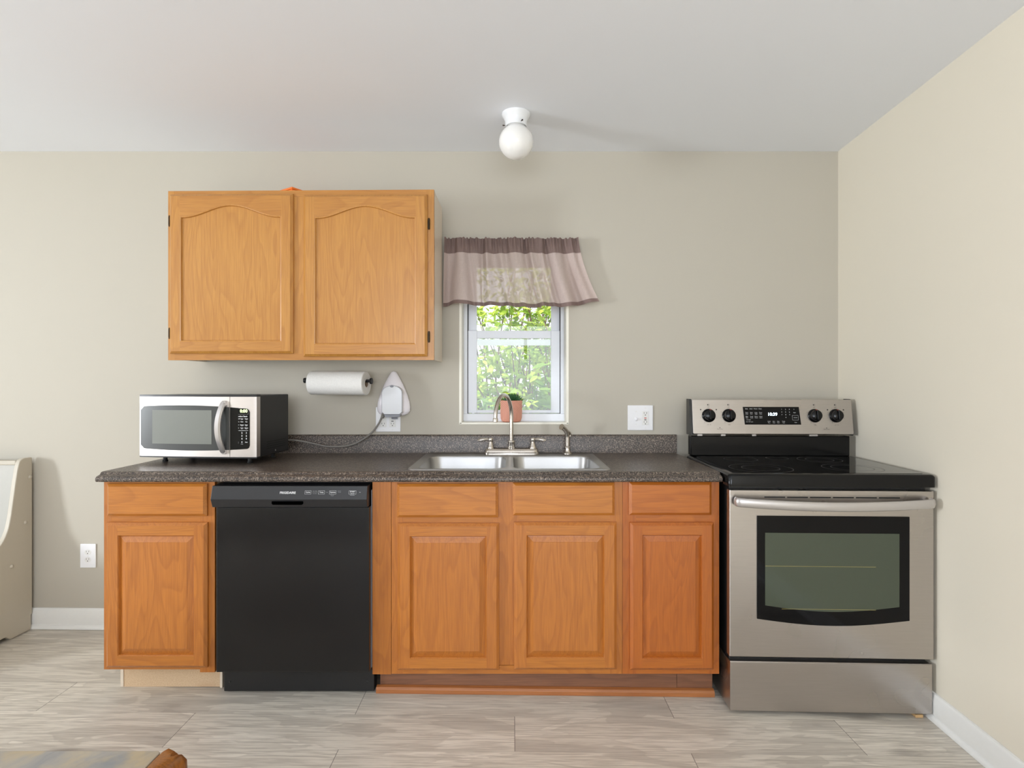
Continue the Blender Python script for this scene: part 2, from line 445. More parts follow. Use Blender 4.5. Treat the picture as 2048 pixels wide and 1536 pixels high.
P = [(wall_x(YR - .1), YR - .1), (2.2, YR - .1), (2.2, YB + .0), (wall_x(YB), YB)]
m.prism(P, zb, CZ, 'z'); struct(m.build('wall_right', WALLR), 'beige side wall beside the range, lightened as if lit')
def holed(axis_pos0, axis_pos1, a0, a1, z0, z1, h, name, axis, mat):
    m = MB(); ha0, ha1, hz0, hz1 = h
    for (p, q, r, s) in ((a0, ha0, z0, z1), (ha1, a1, z0, z1), (ha0, ha1, z0, hz0), (ha0, ha1, hz1, z1)):
        if axis == 'x': m.box(axis_pos0, axis_pos1, p, q, r, s)
        else: m.box(p, q, axis_pos0, axis_pos1, r, s)
    struct(m.build(name, mat))
holed(XL - .12, XL, YR, YB, zb, CZ, (-.63, .13, .80, 2.04), 'wall_left', 'x', WALL)
holed(YR - .12, YR, XL, 2.0, zb, CZ, (-1.85, 1.25, .68, 2.32), 'wall_rear', 'y', WALL)
def far_window(name, axis, pos, a0, a1, z0, z1, nm):
    m = MB(); t = .05
    rects = [(a0 - t, a0 + t, z0 - t, z1 + t), (a1 - t, a1 + t, z0 - t, z1 + t), (a0, a1, z0 - t, z0 + t), (a0, a1, z1 - t, z1 + t)]
    for i in range(1, nm):
        c = a0 + (a1 - a0) * i / nm; rects.append((c - .025, c + .025, z0, z1))
    for (p, q, r, s) in rects:
        if axis == 'x': m.box(pos, pos + .06, p, q, r, s)
        else: m.box(p, q, pos, pos + .06, r, s)
    struct(m.build(name, TRIM, bevel=.004))
far_window('window_2', 'x', XL + .001, -.63, .13, .80, 2.04, 1)
far_window('window_3', 'y', YR + .001, -1.85, 1.25, .68, 2.32, 3)

# baseboards (cap, flat, quarter round), following the floor
def baseboard(name, p0, p1, nrm, ext=None):
    prof = [(0, 0), (.026, 0), (.026, .008), (.020, .016), (.014, .019), (.014, .080), (.011, .087), (.011, .094), (.007, .101), (0, .103)]
    m = MB(); rings = []
    for p in (p0, p1):
        z = zf(p[0]); rings.append([(p[0] + nrm[0] * d, p[1] + nrm[1] * d, z + h + .001) for d, h in prof])
    m.loops(rings); struct(m.build(name, TRIM, smooth=40))
baseboard('baseboard_back', (XL, YB - .001), (-1.64, YB - .001), (0, -1))
baseboard('baseboard_right', (wall_x(YB) - .001, YB), (wall_x(YR) - .001, YR), (-1, 0))

# ------------------------------------------------------------ window 1 (over the sink)
win = bpy.data.objects.new('window_1', None); C.objects.link(win); win.location = (0, YB, WZ0)
struct(win, 'small white double-hung window over the sink')
m = MB(); t = .006
for (a, b, c, d) in ((WX0 - .002, WX0 + .012, WZ0, WZ1), (WX1 - .012, WX1 + .002, WZ0, WZ1), (WX0, WX1, WZ1 - .012, WZ1), (WX0, WX1, WZ0 - .002, WZ0 + .008)):
    m.box(a, b, YB - .002, YB + .13, c, d)
m.build('window_lining', SILLM, win, bevel=.002)
fy0, fy1 = YB + .115, YB + .155
fx0, fx1, fz0, fz1 = WX0 + .012, WX1 - .012, WZ0 + .008, WZ1 - .012
m = MB()
m.box(fx0, fx0 + .020, fy0, fy1, fz0, fz1); m.box(fx1 - .020, fx1, fy0, fy1, fz0, fz1)
m.box(fx0, fx1, fy0, fy1, fz1 - .03, fz1); m.box(fx0, fx1, fy0 - .018, fy1, fz0, fz0 + .040)
m.build('window_frame', VINYL, win, bevel=.002)
m = MB()                           # lower sash
lx0, lx1 = fx0 + .023, fx1 - .023; lz0, lz1 = fz0 + .043, 1.27 + 106 / 368
sy = fy0 + .004; st = .048
m.box(lx0, lx0 + st, sy, sy + .02, lz0, lz1); m.box(lx1 - st, lx1, sy, sy + .02, lz0, lz1)
m.box(lx0 + st, lx1 - st, sy, sy + .02, lz0, lz0 + .016); m.box(lx0 + st, lx1 - st, sy, sy + .02, lz1 - .042, lz1)
ls = m.build('lower_sash', VINYL, win, bevel=.002)
MB().box(lx0 + st - .002, lx1 - st + .002, sy + .008, sy + .012, lz0 + .012, lz1 - .040).build('pane', PANE, ls)
MB().box(lx0 + st + .001, lx1 - st - .001, sy + .022, sy + .030, lz1 - .078, lz1 - .045).build('screen_rail', TRIM, ls)
m = MB()                           # upper sash
uy = sy + .022; ut = .046
m.box(lx0, lx0 + ut, uy, uy + .014, lz1 - .04, fz1 - .03); m.box(lx1 - ut, lx1, uy, uy + .014, lz1 - .04, fz1 - .03)
m.box(lx0 + ut, lx1 - ut, uy, uy + .014, lz1 - .03, lz1 - .006); m.box(lx0 + ut, lx1 - ut, uy, uy + .014, fz1 - .075, fz1 - .03)
us = m.build('upper_sash', VINYL, win, bevel=.002)
MB().box(lx0 + ut - .002, lx1 - ut + .002, uy + .005, uy + .008, lz1 - .01, fz1 - .07).build('pane', PANE, us)
for x in (fx0 + .020, fx1 - .023): m = MB(); m.box(x, x + .003, fy0 + .002, fy1 - .002, fz0 + .04, fz1 - .03); m.build('track_gap', BLKM, win)  # black strips stand in for the shaded gaps beside the sashes

# ------------------------------------------------------------ cabinet pieces
def ring_rect(x0, x1, z0, z1, i, y): return [(x0 + i, y, z0 + i), (x1 - i, y, z0 + i), (x1 - i, y, z1 - i), (x0 + i, y, z1 - i)]
def raised_door(x0, x1, z0, z1, yf, mv, mh, parent, local=False, stile=.052, label=None, hinge=None):
    m = MB()
    m.loops([ring_rect(x0, x1, z0, z1, 0, yf + .019), ring_rect(x0, x1, z0, z1, 0, yf + .009), ring_rect(x0, x1, z0, z1, .011, yf)], cap0=False, cap1=False)
    c = .011; s = stile
    m.face([(x0 + c, yf, z0 + c), (x0 + s, yf, z0 + c), (x0 + s, yf, z1 - c), (x0 + c, yf, z1 - c)])
    m.face([(x1 - s, yf, z0 + c), (x1 - c, yf, z0 + c), (x1 - c, yf, z1 - c), (x1 - s, yf, z1 - c)])
    m.face([(x0 + s, yf, z0 + c), (x1 - s, yf, z0 + c), (x1 - s, yf, z0 + s), (x0 + s, yf, z0 + s)], 1)
    m.face([(x0 + s, yf, z1 - s), (x1 - s, yf, z1 - s), (x1 - s, yf, z1 - c), (x0 + s, yf, z1 - c)], 1)
    m.loops([ring_rect(x0, x1, z0, z1, s, yf), ring_rect(x0, x1, z0, z1, s + .003, yf + .004), ring_rect(x0, x1, z0, z1, s + .006, yf + .012)], cap0=False, cap1=False)
    m.face(ring_rect(x0, x1, z0, z1, 0, yf + .019))
    d = m.build('door', [mv, mh], parent, local=local)
    m = MB()
    m.loops([ring_rect(x0, x1, z0, z1, s + .004, yf + .011), ring_rect(x0, x1, z0, z1, s + .008, yf + .010), ring_rect(x0, x1, z0, z1, s + .028, yf + .002), ring_rect(x0, x1, z0, z1, s + .029, yf + .001)])
    m.build('door_panel', mv, d, local=local)
    return d
def arch_door(x0, x1, z0, z1, yf, mv, mh, parent, stile=.052, rail=.055, sh=.104, pk=.05):
    N = 28
    def topz(x, ins):
        u = abs((x - (x0 + x1) / 2) / ((x1 - x0) / 2 - stile)); u = min(u / .93, 1)
        return z1 - sh + (sh - pk) * (.5 + .5 * math.cos(PI * u)) ** .95 - ins
    def contour(ins, y):
        a, b = x0 + stile + ins, x1 - stile - ins; zb_ = z0 + rail + ins
        pts = [(a, y, zb_), (b, y, zb_)]
        for i in range(N + 1):
            x = b + (a - b) * i / N; pts.append((x, y, topz(x, ins)))
        return pts
    m = MB(); c = .011
    m.loops([ring_rect(x0, x1, z0, z1, 0, yf + .019), ring_rect(x0, x1, z0, z1, 0, yf + .009), ring_rect(x0, x1, z0, z1, c, yf)], cap0=False, cap1=False)
    m.face([(x0 + c, yf, z0 + c), (x0 + stile, yf, z0 + c), (x0 + stile, yf, z1 - c), (x0 + c, yf, z1 - c)])
    m.face([(x1 - stile, yf, z0 + c), (x1 - c, yf, z0 + c), (x1 - c, yf, z1 - c), (x1 - stile, yf, z1 - c)])
    m.face([(x0 + stile, yf, z0 + c), (x1 - stile, yf, z0 + c), (x1 - stile, yf, z0 + rail), (x0 + stile, yf, z0 + rail)], 1)
    a, b = x0 + stile, x1 - stile
    for i in range(N):
        xa, xb = b + (a - b) * i / N, b + (a - b) * (i + 1) / N
        m.face([(xa, yf, topz(xa, 0)), (xb, yf, topz(xb, 0)), (xb, yf, z1 - c), (xa, yf, z1 - c)], 1)
    m.loops([contour(0, yf), contour(.005, yf + .002), contour(.007, yf + .0095)], cap0=False, cap1=False)
    m.face(ring_rect(x0, x1, z0, z1, 0, yf + .019))
    d = m.build('door', [mv, mh], parent, local=True)
    m = MB(); m.loops([contour(.005, yf + .014), contour(.005, yf + .009)], cap0=True)
    m.build('door_panel', mv, d, local=True)
    return d
def drawer_front(x0, x1, z0, z1, yf, mat, parent):
    m = MB(); m.loops([ring_rect(x0, x1, z0, z1, 0, yf + .019), ring_rect(x0, x1, z0, z1, 0, yf + .009), ring_rect(x0, x1, z0, z1, .011, yf)])
    return m.build('drawer', mat, parent)
def hinge(x, z, yf, parent):
    m = MB(); m.box(x - .004, x + .004, yf - .001, yf + .012, z - .024, z + .024); m.lathe([(.0045, -.020), (.0045, .020)], (x, yf - .003, z), n=10)
    m.lathe([(.0025, -.026), (.0035, -.024), (.0035, -.020)], (x, yf - .003, z), n=10); m.lathe([(.0035, .020), (.0035, .024), (.0025, .026)], (x, yf - .003, z), n=10)
    m.build('hinge', BRZ, parent, local=True)

# ------------------------------------------------------------ upper cabinet
UW, UHT, UD = 1.243, .789, .30
uc = thing('wall_cabinet', 'honey oak wall cabinet with two arched doors above the microwave', 'cabinet', (-1.604, 2.645, 1.381), (0, 0, -math.radians(.95)))
m = MB()
ws, wr = .03, .03
m.box(0, ws, 0, .019, 0, UHT); m.box(UW - ws - .008, UW, 0, .019, 0, UHT); m.box(.560, .668, 0.0004, .019, wr, UHT - wr)
m.box(ws, UW - ws - .008, .0002, .019, 0, wr, 1); m.box(ws, UW - ws - .008, .0002, .019, UHT - wr, UHT, 1)
m.build('face_frame', [UV_, UH_], uc, local=True)
m = MB(); e = .002
m.box(.001, .014, .019, UD - .002, .004, UHT - .001); m.box(UW - .014, UW - .001, .019, UD - .026, .001, UHT - .001)
m.box(.014, UW - .014, .019, UD - .026, .012, .026); m.box(.014, UW - .014, .019, UD - .026, UHT - .014, UHT - .001)
m.box(.014, UW - .014, UD - .034, UD - .026, .026, UHT - .014)
m.build('body', almond, uc, local=True)
DL = arch_door(.014, .591, .030, .770, -.019, UV_, UH_, uc)
DR = arch_door(.640, 1.214, .016, .763, -.020, UV_, UH_, uc)
for z in (.145, .667):
    hinge(.0105, z - .02, -.004, DL); hinge(1.2205, z - .038, -.004, DR)

# orange flat box on the wall cabinet
ob = thing('storage_box', 'flat orange plastic box on top of the wall cabinet', 'box', (-1.035, 2.668, 2.1712), (0, 0, math.radians(57)))
m = MB(); m.box(0, .18, 0, .16, 0, .017); m.build('tray', ORG, ob, local=True, bevel=.003)
m = MB(); m.box(-.003, .183, -.003, .163, .017, .027); m.build('lid', ORG, ob, local=True, bevel=.003)

# ------------------------------------------------------------ base cabinets
YF = 2.305
def cab_shell(x0, x1, frames, parent, zb0=.103, zt=.8755, fm=None):
    m = MB()
    m.box(x0 + .001, x0 + .016, YF + .019, 2.92, zb0, zt); m.box(x1 - .016, x1 - .001, YF + .019, 2.92, zb0, zt)
    m.box(x0 + .016, x1 - .016, YF + .019, 2.92, zb0 + .01, zb0 + .025); m.box(x0 + .016, x1 - .016, 2.905, 2.92, zb0 + .025, zt)
    m.build('body', PB_, parent)
    m = MB()
    for (a, b, c, d, k) in frames: m.box(a, b, YF + (.0003 if k else 0), YF + .019, c, d, k)
    m.build('face_frame', fm or [LV_, LH_], parent)
def X(px): return (px - 1024) / 492.0
def Z(py): return 1.27 - (py - 768) / 492.0
DX = lambda px: (px - 1024) / 496.0
DZ = lambda py: 1.27 - (py - 768) / 496.0
ZB = .098; ZT = .8755
# left cabinet
xa, xb = X(208), X(429.5)
lc = thing('base_cabinet', 'narrow oak base cabinet at the left end, beside the dishwasher', 'cabinet', (xa, YF, 0.0))
cab_shell(xa, xb, [(xa, X(222), ZB + .012, ZT, 0), (X(400), xb, ZB, ZT, 0), (X(222), X(400), ZB + .012, Z(1325), 1), (X(222), X(400), Z(1052), Z(1030), 1), (X(222), X(400), Z(975), ZT, 1)], lc)
drawer_front(DX(211.5), DX(411.5), DZ(1033), DZ(968), YF - .019, LH_, lc)
raised_door(DX(210), DX(412.5), DZ(1337), DZ(1046), YF - .019, LV_, LH_, lc, stile=.050)
m = MB(); kx0, kx1 = -1.646, -1.218
m.box(kx0 + .012, kx1 - .010, 2.386, 2.398, zf(-1.4) + .002, .104); kb = m.build('toe_kick', PB_, lc)
m = MB(); m.box(kx0, kx0 + .012, 2.384, 2.60, zf(-1.6) + .001, .104); m.build('kick_end_panel', almond, lc)
m = MB(); m.box(kx1 - .010, kx1, 2.384, 2.60, zf(-1.2) + .001, .104); m.build('kick_end_panel', almond, lc)
# sink cabinet
xa, xb = X(745), X(1244.5)
sc = thing('sink_cabinet', 'oak sink base cabinet with two doors and two false drawer fronts', 'cabinet', (xa, YF, 0.0))
cab_shell(xa, xb, [(xa, X(782), ZB - .008, ZT, 0), (X(783), X(806), ZB - .006, ZT, 0), (X(986), X(1038), Z(1330), ZT, 0), (X(1220), xb, ZB - .006, ZT, 0),
                   (X(806), X(1220), ZB - .006, Z(1331), 1), (X(806), X(1220), Z(1054), Z(1026), 1), (X(806), X(1220), Z(974), ZT, 1)], sc, zb0=.097)
drawer_front(DX(793.5), DX(996.5), DZ(1035.5), DZ(968), YF - .019, LH_, sc)
drawer_front(DX(1025.5), DX(1230), DZ(1031.5), DZ(966), YF - .019, LH_, sc)
raised_door(DX(794.5), DX(998), DZ(1342), DZ(1047.5), YF - .019, LV_, LH_, sc, stile=.050)
raised_door(DX(1028), DX(1234), DZ(1341), DZ(1045.5), YF - .019, LV_, LH_, sc, stile=.050)
# right cabinet
xa, xb = X(1245), .842
rc = thing('base_cabinet', 'narrow oak base cabinet at the right end, beside the range', 'cabinet', (xa, YF, 0.0))
cab_shell(xa, xb, [(xa, X(1272), ZB - .006, ZT, 0), (X(1417), xb, ZB - .006, ZT, 0), (X(1272), X(1417), ZB - .006, Z(1331), 1),
                   (X(1272), X(1417), Z(1054), Z(1026), 1), (X(1272), X(1417), Z(972), ZT, 1)], rc, zb0=.097, fm=[RV_, RH_])
drawer_front(DX(1258.5), DX(1424.5), DZ(1031), DZ(964.5), YF - .019, RH_, rc)
raised_door(DX(1261), DX(1429), DZ(1341.5), DZ(1046), YF - .019, RV_, RH_, rc, stile=.048)
# kick board under sink + right cabinets
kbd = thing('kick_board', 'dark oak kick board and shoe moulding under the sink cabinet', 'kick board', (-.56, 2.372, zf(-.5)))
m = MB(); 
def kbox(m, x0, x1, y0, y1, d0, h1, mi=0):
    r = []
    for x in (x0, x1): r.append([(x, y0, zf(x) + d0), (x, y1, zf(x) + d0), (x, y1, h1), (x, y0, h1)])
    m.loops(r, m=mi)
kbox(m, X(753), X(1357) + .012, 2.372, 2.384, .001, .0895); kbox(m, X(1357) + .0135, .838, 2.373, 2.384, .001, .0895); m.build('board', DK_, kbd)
m = MB(); r = []
for x in (-.5645, .8417):
    z = zf(x) + .001; r.append([(x, 2.371, z), (x, 2.352, z), (x, 2.352, z + .017), (x, 2.358, z + .025), (x, 2.371, z + .029)])
m.loops(r); m.build('shoe_moulding', MO_, kbd, bevel=.001)

# ------------------------------------------------------------ countertop
cx0, cx1 = -1.669, .8435
ct = thing('countertop', 'dark speckled laminate countertop running from the microwave to the range', 'countertop', (cx0, 2.27, .876))
prof = [(2.327, .914), (2.312, .9138), (2.304, .912), (2.299, .908), (2.296, .904), (2.291, .9015), (2.283, .9005), (2.275, .897), (2.2705, .891), (2.270, .884), (2.273, .878), (2.280, .876), (2.327, .876)]
hx0, hx1, hy0, hy1 = -.418, .398, 2.350, 2.800
m = MB(); m.prism(prof, cx0, cx1, 'x')
m.box(cx0, cx1, 2.327, hy0, .876, .914); m.box(cx0, hx0, hy0, hy1, .876, .914); m.box(hx1, cx1, hy0, hy1, .876, .914); m.box(cx0, cx1, hy1, YB - .001, .876, .914)
m.build('slab', LAM, ct, smooth=50)
m = MB(); m.prism([(2.922, .9142), (YB - .001, .9142), (YB - .001, 1.008), (2.929, 1.008), (2.924, 1.005), (2.922, 1.000)], cx0, .850, 'x'); m.build('backsplash', LAM, ct, smooth=50)

# ------------------------------------------------------------ sink
sk = thing('kitchen_sink', 'double-bowl stainless steel drop-in sink under the window', 'sink', (-.012, 2.335, .914))
sx0, sx1, sy0, sy1 = -.436, .411, 2.333, 2.902
bowls = [(-.402, -.024, 2.372, 2.790), (.000, .380, 2.372, 2.790)]
bm_ = MB(); bm = bm_.bm
def ringv(pts, z): return [bm.verts.new((p[0], p[1], z)) for p in pts]
def bridge(a, b):
    for i in range(len(a)): bm.faces.new((a[i], a[(i + 1) % len(a)], b[(i + 1) % len(a)], b[i]))
o0 = ringv(rrect(sx0, sx1, sy0, sy1, .035), .9142); o1 = ringv(rrect(sx0 + .003, sx1 - .003, sy0 + .003, sy1 - .003, .033), .9185); o2 = ringv(rrect(sx0 + .013, sx1 - .013, sy0 + .013, sy1 - .013, .026), .9185); o3 = ringv(rrect(sx0 + .017, sx1 - .017, sy0 + .017, sy1 - .017, .024), .9160)
bridge(o0, o1); bridge(o1, o2); bridge(o2, o3)
holes = []
for (a, b, c, d) in bowls:
    rr = [(0, .9160, .06), (.004, .9135, .058), (.007, .905, .056), (.016, .78, .055), (.022, .752, .05), (.050, .738, .04)]
    prev = None
    for ins, z, r in rr:
        q = ringv(rrect(a + ins, b - ins, c + ins, d - ins, r), z)
        if prev is not None: bridge(prev, q)
        else: holes.append(q)
        prev = q
    bm.faces.new(prev)
edges = []
for loop in [o3] + holes:
    for i in range(len(loop)):
        e = bm.edges.get((loop[i], loop[(i + 1) % len(loop)])); edges.append(e)
bmesh.ops.triangle_fill(bm, use_beauty=True, edges=edges)
skm = bm_.build('basin', SINKM, sk, smooth=35)
for (a, b, c, d) in bowls:
    m = MB(); m.lathe([(.055, .7385), (.055, .741), (.045, .742), (.038, .739), (.0, .739)], ((a + b) / 2, (c + d) / 2, 0)); m.build('drain', NICKEL, sk, smooth=40)

# faucet
fa = thing('faucet', 'brushed nickel gooseneck faucet with two lever handles behind the sink', 'faucet', (-.003, 2.85, .9165))
m = MB(); m.loops([[(p[0], p[1], z) for p in rrect(-.140 + i, .136 - i, 2.822 + i, 2.878 - i, .026 - i * .5)] for i, z in ((0, .9172), (0, .927), (.004, .930), (.006, .940), (.010, .945), (.018, .947))])
m.build('base_plate', NICKEL, fa, smooth=35)
m = MB(); m.lathe([(.020, .944), (.020, .952), (.016, .956), (.0155, .975), (.018, .980), (.0165, .985), (.011, .987)], (-.003, 2.85, 0)); m.build('spout_base', NICKEL, fa, smooth=40)
dirv = Vector((-.077 + .003, 2.645 - 2.85, 0)); L = dirv.length; dirv.normalize(); R = L / 2
base = Vector((-.003, 2.85, 0)); pts = [base + Vector((0, 0, z)) for z in (.98, 1.02, 1.06, 1.09, 1.108)]
for i in range(1, 21):
    a = PI * i / 20; pts.append(base + dirv * (R - R * math.cos(a)) + Vector((0, 0, 1.108 + R * math.sin(a))))
m = MB(); m.tube(pts, .0095, n=18); sp = m.build('spout', NICKEL, fa, smooth=50)
tipc = base + dirv * L
m = MB(); m.lathe([(.0095, 1.112), (.0120, 1.108), (.0125, 1.094), (.0100, 1.092), (.0, 1.094)], tipc); m.build('aerator', NICKEL, sp, smooth=40)
for sgn, hx in ((-1, -.107), (1, .105)):
    m = MB(); m.lathe([(.017, .944), (.018, .949), (.015, .955), (.0125, .966), (.0095, .974), (.0085, .980)], (hx, 2.85, 0))
    m.lathe([(.0085, .980), (.0115, .984), (.0115, .994), (.009, .999), (.0, 1.001)], (hx, 2.85, 0))
    h = m.build('handle', NICKEL, fa, smooth=45)
    m = MB(); m.tube([(hx + sgn * d, 2.85 - d * .12, .990 + .004 * math.sin(d * 60)) for d in (.006, .014, .026, .040, .052, .060, .066)], [.0045, .0050, .0085, .0095, .0085, .0065, .003], flat=.75)
    m.build('lever', NICKEL, h, smooth=60)
# side sprayer
sr = thing('side_sprayer', 'brushed nickel side sprayer standing at the back right of the sink', 'sprayer', (.281, 2.865, .9165))
m = MB(); m.lathe([(.024, .9170), (.024, .921), (.017, .925), (.0135, .930), (.0125, .946), (.0155, .949), (.0155, .953), (.0125, .956), (.0105, .957)], (.281, 2.865, 0)); m.build('holder', NICKEL, sr, smooth=40)
m = MB(); m.tube(curve_pts([(.281, 2.865, .955), (.281, 2.865, .985), (.280, 2.864, 1.012), (.273, 2.858, 1.033), (.257, 2.846, 1.050), (.247, 2.838, 1.056)], 6),
                 [.0115] * 6 + [.0115] * 6 + [.012] * 6 + [.012] * 6 + [.0125, .0125, .013, .0135, .014, .015, .0155]); hd = m.build('spray_head', NICKEL, sr, smooth=50)
m = MB(); m.tube([(.290, 2.868, 1.000), (.297, 2.870, 1.012), (.294, 2.868, 1.024), (.286, 2.862, 1.034)], [.003, .005, .005, .003]); m.build('trigger', NICKEL, hd, smooth=50)

# ------------------------------------------------------------ dishwasher
dw = thing('dishwasher', 'black built-in dishwasher between the oak base cabinets', 'dishwasher', (-1.196, 2.25, 0))
dx0, dx1 = -1.196, -.574
m = MB(); m.box(dx0 + .008, dx1 - .004, 2.335, 2.88, .09, .868); m.build('tub', BLKM, dw)
DZQ = lambda py: 1.27 - (py - 768) / 504.0
m = MB(); zt_, zm_, zl_ = DZQ(973), DZQ(999), DZQ(1016)
m.prism([(2.262, zt_), (2.248, zm_), (2.262, zl_), (2.33, zl_), (2.33, zt_ + .002)], dx0, dx1 - .002, 'x'); cp = m.build('control_panel', DWP, dw, bevel=.002)
m = MB(); m.prism([(-.829, .013), (-.829, .004), (-.834, .0), (-.948, .0), (-.953, .004), (-.953, .013)], 0, .004, 'y'); 
m.build('pocket_handle', plain('pocket_black', lin(2, 2, 2), .9, spec=0), dw, matrix=Matrix.Translation((0, 2.2476, DZQ(1009.5))))
m = MB(); m.box(dx0 + .012, dx1 + .003, 2.268, 2.33, DZQ(1349.5), zl_ - .0005); m.build('door', DWD, dw, bevel=.004)
m = MB(); m.box(-1.1945, -.572, 2.352, 2.40, zf(-1) + .006, .100); kp = m.build('kick_plate', BLKS, dw, bevel=.002)
for sx_ in (-1.170, -.600):
    m = MB(); m.lathe([(.004, 0), (.004, -.002), (0, -.003)], (sx_, 2.352, .035), 'y', 12); m.build('screw', BLKC, kp)
m = MB(); m.box(-.5705, -.5685, 2.30, 2.33, .12, .84); m.build('side_seal', GREYP, dw)
th = math.atan2(2.262 - 2.248, zt_ - zm_)
MD = Matrix.Translation((0, 2.2545 - .0006, (zt_ + zm_) / 2)) @ Matrix.Rotation(-th, 4, 'X') 
q = lambda px: (px - 1024) / 503.0
T = Letters(); T.add('FRIGIDAIRE', q(575.5), 0.000, .0125, bold=.0003, sx=1.0); T.build('brand_lettering', WHT, dw, matrix=Matrix.Translation(-Vector(dw.location)) @ MD)
T = Letters()
for s, px, wd in (('Cycles', 616, 12), ('Temp', 643, 12), ('Options', 665.5, 13), ('START', 705, 14)):
    T.add(s, q(px), .002 + (.002 if s == 'START' else 0), .0068, bold=.0001)
    T.frame(q(px - wd / 2 - .3), q(px + wd / 2 + .3), -.0055, .0085, .0005)
T.add('Cancel', q(705), -.0030, .0055)
T.add('Press to start', q(705), -.0092, .0032); T.add('Dry', q(720), .0020, .0035)
for i, s in enumerate(('Heavy Wash', 'Normal Wash', 'Rinse Only')): T.add(s, q(629.7), .0070 - i * .0050, .0036, m=1)
T.add('High', q(654), .0020, .0036, m=1); T.add('Heat Dry', q(678.5), .0070, .0036, m=1); T.add('Sanitize', q(679), .0020, .0036, m=1)
T.add('hold 3 sec', q(665), -.0085, .0036, m=1); T.add('to lock', q(665), -.0120, .0036, m=1)
T.build('control_lettering', [WHT, DIMW], dw, matrix=Matrix.Translation(-Vector(dw.location)) @ MD)

# ------------------------------------------------------------ range
TH = math.radians(1.9); RZ = -.036
rg = thing('electric_range', 'stainless steel electric range with black glass cooktop in the corner', 'range', (.8546, 2.228, RZ), (0, 0, -TH))
RW = .785
kw = dict(local=True)
m = MB(); m.box(.010, RW - .010, .035, .600, .055, .900); m.build('body', BLKS, rg, bevel=.003, **kw)
m = MB(); m.box(.004, RW - .004, .004, .58, .0205, .2125); m.box(.004, RW - .004, .004, .012, .2125, .216)
m.build('storage_drawer', STEEL, rg, bevel=.003, **kw)
m = MB(); m.box(0, RW, 0, .034, .234, .890); od = m.build('oven_door', STEEL, rg, bevel=.004, seg=3, **kw)
# door glass: straight top and sides, bowed lower edge
def bowed(x0, x1, z0, z1, bow, y0, y1, tb=0):
    pts = [(x0, z1), (x1, z1)] if not tb else [(x0 + (x1 - x0) * i / 16, z1 + tb * math.sin(PI * i / 16)) for i in range(17)]
    pts += [(x1 + (x0 - x1) * i / 20, z0 - bow * math.sin(PI * i / 20)) for i in range(21)]
    return pts
m = MB(); m.prism(bowed(.106, .690, .386, .790, .024, 0, 0), -.004, .002, 'y'); og = m.build('oven_window', GLASSB, od, bevel=.001, **kw)
m = MB(); m.prism(bowed(.136, .650, .440, .724, .022, 0, 0), -.0055, -.0038, 'y'); m.build('inner_window', GLASSI, og, **kw)
RKM = plain('rack_brass', lin(150, 138, 78), .4)
for ra_, rb_, rz_ in ((.137, .560, .5935), (.20, .56, .4265)):
    m = MB(); m.box(ra_, rb_, -.0061, -.0054, rz_, rz_ + .0014); m.build('rack', RKM, og, **kw)
for i in range(6):
    a = .135 + i * .088; m = MB(); m.box(a, a + .080, -.0006, .002, .860, .865); m.build('vent_slot', BLKM, od, **kw)
hp = [(.020, -.012), (.024, -.030), (.06, -.040), (.20, -.053), (.39, -.060), (.58, -.053), (.725, -.040), (.761, -.030), (.765, -.012)]
cp_ = curve_pts([(x, y, .851) for x, y in hp], 6)
rings = []
for i, p in enumerate(cp_):
    t_ = (cp_[min(i + 1, len(cp_) - 1)] - cp_[max(i - 1, 0)]).normalized(); nn = Vector((t_.y, -t_.x, 0))
    zc = .848 - .010 * math.sin(PI * max(0, min(1, (p.x - .02) / .745)))
    rings.append([tuple(p + nn * (.008 * math.cos(a)) + Vector((0, 0, zc - .851 + .018 * math.sin(a)))) for a in [2 * PI * k / 16 for k in range(16)]])
m = MB(); m.loops(rings); m.box(.021, .040, -.016, .002, .838, .858); m.box(.745, .764, -.016, .002, .838, .858)
m.build('door_handle', HANDLE, od, smooth=50, **kw)
# cooktop
m = MB(); rr_ = [(0, .9045), (0, .944), (.004, .951), (.010, .9535)]
m.loops([[(p[0], p[1], z) for p in rrect(-.006 + i, RW + .006 - i, -.006 + i, .600 - i, .014)] for i, z in rr_]); ck = m.build('cooktop_frame', BLKG, rg, smooth=40, **kw)
m = MB(); m.loops([[(p[0], p[1], z) for p in rrect(.022, RW - .024, .022, .560, .012)] for z in (.9530, .9548)]); cg = m.build('cooktop_glass', COOK, ck, **kw)
def annulus(m, cx, cy, r, w_, z, n=64):
    a = [(cx + r * math.cos(2 * PI * i / n), cy + r * math.sin(2 * PI * i / n), z) for i in range(n)]
    b = [(cx + (r - w_) * math.cos(2 * PI * i / n), cy + (r - w_) * math.sin(2 * PI * i / n), z) for i in range(n)]
    m.loops([a, b], cap0=False, cap1=False)
for cx, cy, rs in ((.180, .150, (.125, .075)), (.565, .165, (.115, .080)), (.200, .430, (.075,)), (.560, .425, (.095, .06)), (.385, .47, (.05,))):
    m = MB()
    for r in rs: annulus(m, cx, cy, r, .0018, .9552)
    m.build('burner_ring', RINGM, cg, **kw)
m = MB(); m.box(-.001, .0, -.0, .001, 0, .001)
m.bm.free()
